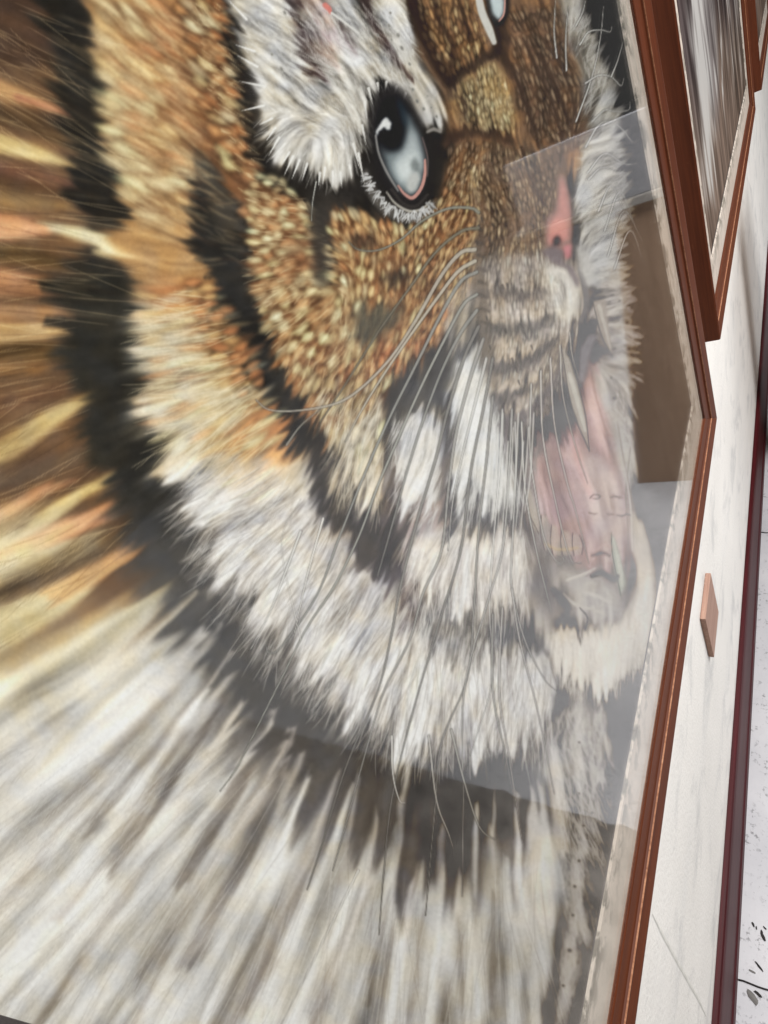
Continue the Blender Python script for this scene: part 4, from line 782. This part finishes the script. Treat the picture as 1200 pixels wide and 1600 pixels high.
    # ---- 4 loose single hairs, drawn all at once
    def hairs(regs):
        for (pts, cnt, ln, col, a, wdt, curl) in regs:
            p = np.array(pts, float); lo, hi = p.min(0), p.max(0)
            q = lo+(hi-lo)*rng.random((cnt*4, 2)); ins = np.zeros(len(q), bool)
            for u_, v_ in zip(p, np.roll(p, -1, 0)):
                if u_[1] == v_[1]: continue
                ins ^= ((u_[1] > q[:, 1]) != (v_[1] > q[:, 1])) & (q[:, 0] < (v_[0]-u_[0])*(q[:, 1]-u_[1])/(v_[1]-u_[1])+u_[0])
            q = q[ins][:cnt]; m = len(q)
            if not m: continue
            x, y = (q[:, 0]-X0)*S, (q[:, 1]-Y0)*S
            ll = ln*S*(.5+rng.random(m)); N = int(ln*S*1.5/.8)+2; c = (rng.random(m)-.5)*curl
            a0 = np.arctan2(VY[np.clip(y, 0, H-1).astype(int), np.clip(x, 0, W-1).astype(int)], VX[np.clip(y, 0, H-1).astype(int), np.clip(x, 0, W-1).astype(int)])+rng.normal(size=m)*.12
            cov = np.zeros(H*W, np.float64)
            for k in range(N):
                s = k*.8/ll; live = s < 1
                x = x+np.cos(a0+c*s)*.8; y = y+np.sin(a0+c*s)*.8
                wgt = np.where(live, np.sin(np.pi*np.clip(s, 0, 1))**.5, 0)*.8
                i, j = np.floor(x).astype(int), np.floor(y).astype(int); u_, v_ = x-i, y-j
                ok = (i >= 0) & (j >= 0) & (i < W-1) & (j < H-1)
                for (di, dj, ww) in ((0, 0, (1-u_)*(1-v_)), (1, 0, u_*(1-v_)), (0, 1, (1-u_)*v_), (1, 1, u_*v_)):
                    np.add.at(cov, ((j+dj)*W+i+di)[ok], (ww*wgt)[ok])
            cv = cov.reshape(H, W).astype(np.float32)
            if wdt: cv = blur(cv, wdt)*(1+wdt*1.5)
            al = (1-np.exp(-cv*1.4))*a
            C[:] += (np.array(col, np.float32)-C)*al[..., None]
    hairs(HAIRS)
    # airbrushed softness, most in the loose outer fur
    sf = field(SOFT); b1, b2, b3 = blur(C, 1.3), blur(C, 3), blur(C, 6)
    def mix(a, b, t): return a+(b-a)*np.clip(t, 0, 1)[..., None]
    C[:] = mix(mix(mix(C, b1, sf), b2, sf-1), b3, sf-2)
    hairs(HAIRS_OVER)
    # ---- 5 drawn features
    for it in FEATURES:
        k = it[0]
        if k == 'p': poly(it[1], it[2], it[3], it[4] if len(it) > 4 else 1)
        elif k == 'b': band(it[1], it[2], it[3], it[4] if len(it) > 4 else 1)
        elif k == 'e':           # a shaded oval: centre, axes, turn, colours inside out
            _, (cx, cy), (ra, rb), tz, ca, cb, f = it
            sl = win(cx-ra-rb, cy-ra-rb, cx+ra+rb, cy+ra+rb); X, Y = GX[sl]-cx, GY[sl]-cy
            c_, s_ = np.cos(tz), np.sin(tz); r = np.hypot((X*c_+Y*s_)/ra, (-X*s_+Y*c_)/rb)
            m = np.clip((1-r)/f, 0, 1)[..., None]; t = np.clip(r, 0, 1)[..., None]
            C[sl] += (np.array(ca)*(1-t)+np.array(cb)*t-C[sl])*m
        elif k == 'tufts':
            for (x, y, l, wd, col, a) in it[1]: tuft(x, y, l, wd, col, a, .3)
        elif k == 'w':           # whisker: pale core between two dark lines
            _, pts, w0, col, a = it
            p = smooth([(x, y, 0) for x, y in pts], 6); m_ = w0*3+4
            sl = win(p[:, 0].min()-m_, p[:, 1].min()-m_, p[:, 0].max()+m_, p[:, 1].max()+m_); d, t = dist(sl, p)
            if not d.size: continue
            w = 1.05*w0*(1-.85*t)+.2
            e = np.exp(-((d-w*1.15)/.8)**2)*.62*a; C[sl] += (np.array((52, 50, 48), np.float32)-C[sl])*e[..., None]
            m = np.clip((w+.5-d)/1.0, 0, 1)*a; C[sl] += (np.array(col, np.float32)-C[sl])*m[..., None]
    x_ = C/255; C[:] = 255*(x_-.042*np.sin(2*np.pi*x_))                # the drawing's own contrast
    # paper grain
    C *= (1+.009*cloud(.7)+.008*cloud(1.6))[..., None]
    return np.clip(C, 10, 245), (X0, Y0, S)

# the inks themselves: what the glass mirrors from the floor is taken off again, and the brightness of the lamps
def INK_GAIN(c, u, w):
    ct = 1/np.sqrt(1+u*u+w*w); st2 = (1-ct*ct)/2.25; cb = np.sqrt(1-st2)
    rs = ((ct-1.5*cb)/(ct+1.5*cb))**2; rp = ((1.5*ct-cb)/(1.5*ct+cb))**2; f = (rs+rp)/2; f = 2*f/(1+f)
    veil = f*(.04+.40*np.clip((-w-np.maximum(.45, .2*u))/1.4, 0, 1))          # the floor is mirrored only low down
    c = np.maximum(c-veil[..., None], .0)/.86
    g = c.mean(-1, keepdims=True); c = g+(c-g)*.97
    return np.clip(c*.98/(1+.20*c), .007, .85)

# ------------------------------------------------------------------ the tiger drawing, nearest
PR = (-.041, .786, -.5545, .150)                                   # sheet in the window of the mat
tiger, tb = framed('framed_picture', 'large drawing of a roaring tiger in a brown wooden frame, nearest the camera',
                   (PR[0]-.0035, PR[1]-.001, PR[2]+.002, PR[3]), (-.110, .8365, -.6145, .215), .050, .039)
ink, (IX, IY, IS) = paint()
def spaced(knots, n):                                               # rows and columns crowd where the drawing is finest: (metres, density)
    x = np.array([k[0] for k in knots])*D; r = np.array([k[1] for k in knots], float); f = np.linspace(x[0], x[-1], 4000); c = np.cumsum(np.interp(f, x, r)); c = (c-c[0])/(c[-1]-c[0])
    return np.interp(np.linspace(0, 1, n), c, f)
us = spaced([(-.30, 935), (.30, 720), (.84, 526), (1.5, 260), (2.2, 170), (3.3, 95), (5.267, 62)], 1150)
ws = spaced([(-3.724, 100), (-3, 130), (-2, 210), (-1, 420), (-.6, 560), (-.3, 700), (0, 800), (.35, 880), (.42, 120), (1.027, 60)], 1140)
U, W_ = np.meshgrid(us/D, ws/D)
q = U[..., None]*AX-W_[..., None]*AD+AN; z = np.maximum(q[..., 2], .12)
fx = np.clip((q[..., 0]/z*F_PX+CX-IX)*IS-.5, 0, ink.shape[1]-1.01); fy = np.clip((q[..., 1]/z*F_PX+CY-IY)*IS-.5, 0, ink.shape[0]-1.01)
i, j = fx.astype(int), fy.astype(int); a_, b_ = (fx-i)[..., None], (fy-j)[..., None]
cols = (ink[j, i]*(1-a_)+ink[j, i+1]*a_)*(1-b_)+(ink[j+1, i]*(1-a_)+ink[j+1, i+1]*a_)*b_
grid_print(us-tb.x, ws+EYE-tb.z, INK_GAIN(lin(cols), U, W_), 'drawing', tiger)

# ------------------------------------------------------------------ the picture beyond it: a second study of fur
def far_print(root, base, x0, x1, z0, z1, seed, name='drawing'):
    r = np.random.default_rng(seed); nu, nw = 220, 260
    us = np.linspace(x0-.004, x1+.004, nu); ws = np.linspace(z0-.004, z1+.004, nw); U, W_ = np.meshgrid((us-x0)/(x1-x0), (ws-z0)/(z1-z0))
    def sm(a, ku, kw):
        for ax, k in ((1, ku), (0, kw)):
            for _ in range(2):
                c = np.cumsum(np.pad(a, [(k+1, k) if q_ == ax else (0, 0) for q_ in (0, 1)], mode='wrap'), axis=ax); n = a.shape[ax]
                a = (np.take(c, range(2*k+1, 2*k+1+n), axis=ax)-np.take(c, range(n), axis=ax))/(2*k+1)
        return a/a.std()
    fine, lock, cl = sm(r.standard_normal(U.shape), 1, 12), sm(r.standard_normal(U.shape), 4, 30), sm(r.standard_normal(U.shape), 16, 30)
    wob = U+.05*np.sin(W_*6+1)+.02*np.sin(W_*17)+.03*lock+.01*fine
    v = np.full(U.shape, .0)
    for c_, s_, h0, a_ in ((.15, .06, .18, 1.0), (.30, .05, .22, .8), (.88, .05, .2, .85), (.50, .012, .12, .9), (.62, .03, .3, .45), (.22, .03, .05, .8), (.74, .03, .15, .7), (.40, .03, .3, .6), (.96, .02, .1, .5)):
        v += a_*np.exp(-((wob-c_)/s_)**2)*np.clip((W_+.06*fine*.5-h0*.55)/.12, 0, 1)
    v = np.clip(v*(.9+.22*fine+.2*lock), 0, 1)*.85
    dark = np.array((70, 60, 60.)); pale = np.array((222, 221, 218.)); warm = np.array((150, 130, 114.))
    g = dark+(warm-dark)*(np.clip((.42-W_)/.22+.25*cl+.12*lock, 0, 1)*.65)[..., None]
    g = g*(1+.10*fine+.08*lock)[..., None]; c = g+(pale-g)*v[..., None]
    return grid_print(us-base.x, ws+EYE-base.z, np.clip(lin(np.clip(c, 20, 240))*.6, 0, .88), name, root)
p2, b2 = framed('framed_picture', 'brown framed drawing of pale streaky fur on a dark ground, second from the camera', (1.16, 2.338, -.514, .25), (1.093, 2.372, -.570, .31), .052, .037, .6, False)
far_print(p2, b2, 1.165, 2.333, -.509, .245, 5)
p3, b3 = framed('framed_picture', 'farthest brown framed picture, only its lower corner in view at the edge', (2.95, 3.95, -.575, .22), (2.886, 4.02, -.625, .29), .052, .037, 0, False)
far_print(p3, b3, 2.955, 3.945, -.570, .215, 9)

# ------------------------------------------------------------------ small things on and by the wall
def plaque():
    x0, x1, z0, z1 = .690, .796, EYE-1.056, EYE-.939; yb, yf = WALL_Y-.0004, .0205; cx, cz = (x0+x1)/2, z0
    o = box('wooden_plaque', (x0-cx, yf, z0-cz), (x1-cx, yb, z1-cz), PLAQUE, None, .0012); o.location = (cx, 0, cz)
    tag(o, 'small pale wooden plaque fixed to the white wall below the tiger picture', 'plaque')
plaque()

# a tapering brown stand out in the room with a pale panel on it: the photograph shows them mirrored in the glass
pl = empty('display_stand', (2.08, -.29, 0)); tag(pl, 'tapering brown wooden stand mirrored in the right side of the tiger picture glass', 'display stand')
def taper(name, r0, r1, mat, parent):                              # (x0, x1, y0, y1, z) below and above
    v = []
    for r in (r0, r1): v += [(r[0], r[2], r[4]), (r[1], r[2], r[4]), (r[1], r[3], r[4]), (r[0], r[3], r[4])]
    return mesh_obj(name, v, [(0, 1, 2, 3), (4, 5, 6, 7), (0, 1, 5, 4), (1, 2, 6, 5), (2, 3, 7, 6), (3, 0, 4, 7)], mat, parent)
taper('body', (-.20, .24, -.17, .15, .001), (-.17, .20, -.04, .15, 1.06), PLINTH, pl)
box('top', (-.19, -.34, 1.0605), (.22, .165, 1.085), plain('pale_board', L3(176, 172, 168), .7, .3), pl, .004)
cb = box('upright_panel', (-.007, -.20, 0), (.007, .20, .205), plain('grey_card', L3(176, 178, 184), .8, .2), None, .002); cb.location = (1.905, -.40, 1.0855)
tag(cb, 'pale grey panel standing upright on the brown stand, mirrored in the tiger picture glass', 'panel')
# a grey-brown mat on the floor before the picture: its straight edge is mirrored across the lower third of the glass
r_ = np.random.default_rng(4); top = []
for k in range(60): top.append((.55+r_.normal()*.004, -2.4+2.18*k/59))
ring = [(-1.3, -.22), (-1.3, -2.4)]+top
mesh_obj_v = [(x+.4, y+1.3, .006) for x, y in ring]+[(x+.4, y+1.3, .0006) for x, y in ring]; n_ = len(ring)
fm = mesh_obj('floor_mat', mesh_obj_v, [tuple(range(n_)), tuple(range(n_, 2*n_))]+[(k, (k+1) % n_, n_+(k+1) % n_, n_+k) for k in range(n_)], plain('dark_matting', L3(160, 154, 149), .95, .1, .4, 14)); fm.location = (-.4, -1.3, 0)
tag(fm, 'grey-brown floor mat whose straight edge is mirrored across the lower third of the glass', 'floor mat')

# flakes and hairs lying on the white floor at the foot of the wall
def floor_at(px, py):
    r = np.array([(px-CX)/F_PX, (py-CY)/F_PX, 1.0]); k = EYE/(r@AD); return Vector((k*(r@AX), -D+k*(r@AN), 0))
FLAKE = plain('dark_flake', L3(44, 42, 42), .7, .3); CURL = plain('grey_flake', L3(120, 118, 116), .7, .3)
def flake(px, py, ln, wd, turn, mat, label, seed):
    r = np.random.default_rng(seed); n = 9; p = floor_at(px, py); top = []; bot = []
    for k in range(n):
        a_ = 2*math.pi*k/n; s_ = .75+.5*r.random(); x, y = math.cos(a_)*ln*s_, math.sin(a_)*wd*s_
        c_, s2 = math.cos(turn), math.sin(turn); hgt = .0004+.12*(x*x)/max(ln, 1e-6)
        top.append((x*c_-y*s2, x*s2+y*c_, hgt+.0004)); bot.append((x*c_-y*s2, x*s2+y*c_, hgt*.9))
    f = [tuple(range(n)), tuple(range(n, 2*n))]+[(k, (k+1) % n, n+(k+1) % n, n+k) for k in range(n)]
    o = mesh_obj('paint_flake', top+bot, f, mat); o.location = (p.x, p.y, .0002); tag(o, label, 'flake', 'flakes on the floor by the skirting board')
for k, (x, y, a_, b_, tn, lb) in enumerate((
        (1177, 1445, .0055, .0022, .6, 'oval black flake nearest the skirting board, left in the loose cluster on the white floor'),
        (1182, 1450, .0030, .0014, .2, 'smallest black speck of the loose cluster on the floor, beside the oval flake'),
        (1190, 1457, .0058, .0024, .1, 'long black flake in the middle of the loose cluster on the white floor'),
        (1193, 1465, .0062, .0036, .5, 'broad black flake lowest in the loose cluster on the white floor'),
        (1195, 1450, .0040, .0016, .9, 'narrow black flake at the right photo edge, in the loose cluster on the floor'))):
    flake(x, y, a_, b_, tn, FLAKE, lb, 20+k)
flake(1187, 1511, .0095, .0022, .9, FLAKE, 'curled black flake between the speck cluster and the thin thread on the floor', 31)
flake(1175, 1518, .0060, .0018, 1.4, CURL, 'small grey sliver just left of the curled black flake on the floor', 32)
flake(1176, 1558, .0140, .0060, .7, CURL, 'largest grey flake on the white floor, below the thin thread', 33)
flake(1184, 1553, .0080, .0026, 1.1, FLAKE, 'dark flake touching the largest grey flake on the floor', 34)
def thread(pts, rad, label):
    p = [floor_at(*q_) for q_ in pts]; o_ = p[0]; v = []; f = []
    for k, c in enumerate(p):
        d_ = (p[min(k+1, len(p)-1)]-p[max(k-1, 0)]).normalized(); sd = Vector((-d_.y, d_.x, 0))
        for m_ in range(6):
            a_ = m_*math.pi/3; v.append(tuple(c-o_+sd*rad*math.cos(a_)+Vector((0, 0, rad*1.05+rad*math.sin(a_)))))
    for k in range(len(p)-1):
        for m_ in range(6): f.append((k*6+m_, k*6+(m_+1) % 6, k*6+6+(m_+1) % 6, k*6+6+m_))
    f += [tuple(range(6)), tuple(range(len(v)-6, len(v)))]
    o = mesh_obj('thread', v, f, FLAKE, None, True); o.location = o_; tag(o, label, 'thread', 'threads on the floor')
thread([(1154, 1531), (1162, 1533), (1172, 1537), (1184, 1542), (1196, 1546), (1208, 1549)], .0016, 'thin dark thread on the white floor near the bottom edge, by the flakes')
thread([(1190, 832), (1196, 833), (1204, 833), (1212, 832)], .0016, 'short dark thread on the floor higher up, level with the wooden plaque')

# a long faint scuff across the plaster under the tiger picture
def wall_at(px, py, y=WALL_Y):
    r = np.array([(px-CX)/F_PX, (py-CY)/F_PX, 1.0]); k = (y+D)/(r@AN); return Vector((k*(r@AX), y, EYE-k*(r@AD)))
q0 = [wall_at(*p) for p in ((1019, 1428), (1034, 1458), (1055, 1497), (1076, 1535), (1092, 1563), (1103, 1588))]; v = []
for k, c in enumerate(q0):
    d_ = (q0[min(k+1, 5)]-q0[max(k-1, 0)]).normalized(); sd = Vector((-d_.z, 0, d_.x))*(.0030 if 0 < k < 5 else .0008)
    v += [tuple(c+sd+Vector((0, -.0002, 0))), tuple(c+Vector((0, -.0009, 0))), tuple(c-sd+Vector((0, -.0002, 0)))]
sf = mesh_obj('scuff', v, [f_ for k in range(5) for f_ in ((k*3, k*3+1, k*3+4, k*3+3), (k*3+1, k*3+2, k*3+5, k*3+4))], plain('scuffed_plaster', L3(220, 219, 214), .8, .2), wl, True)
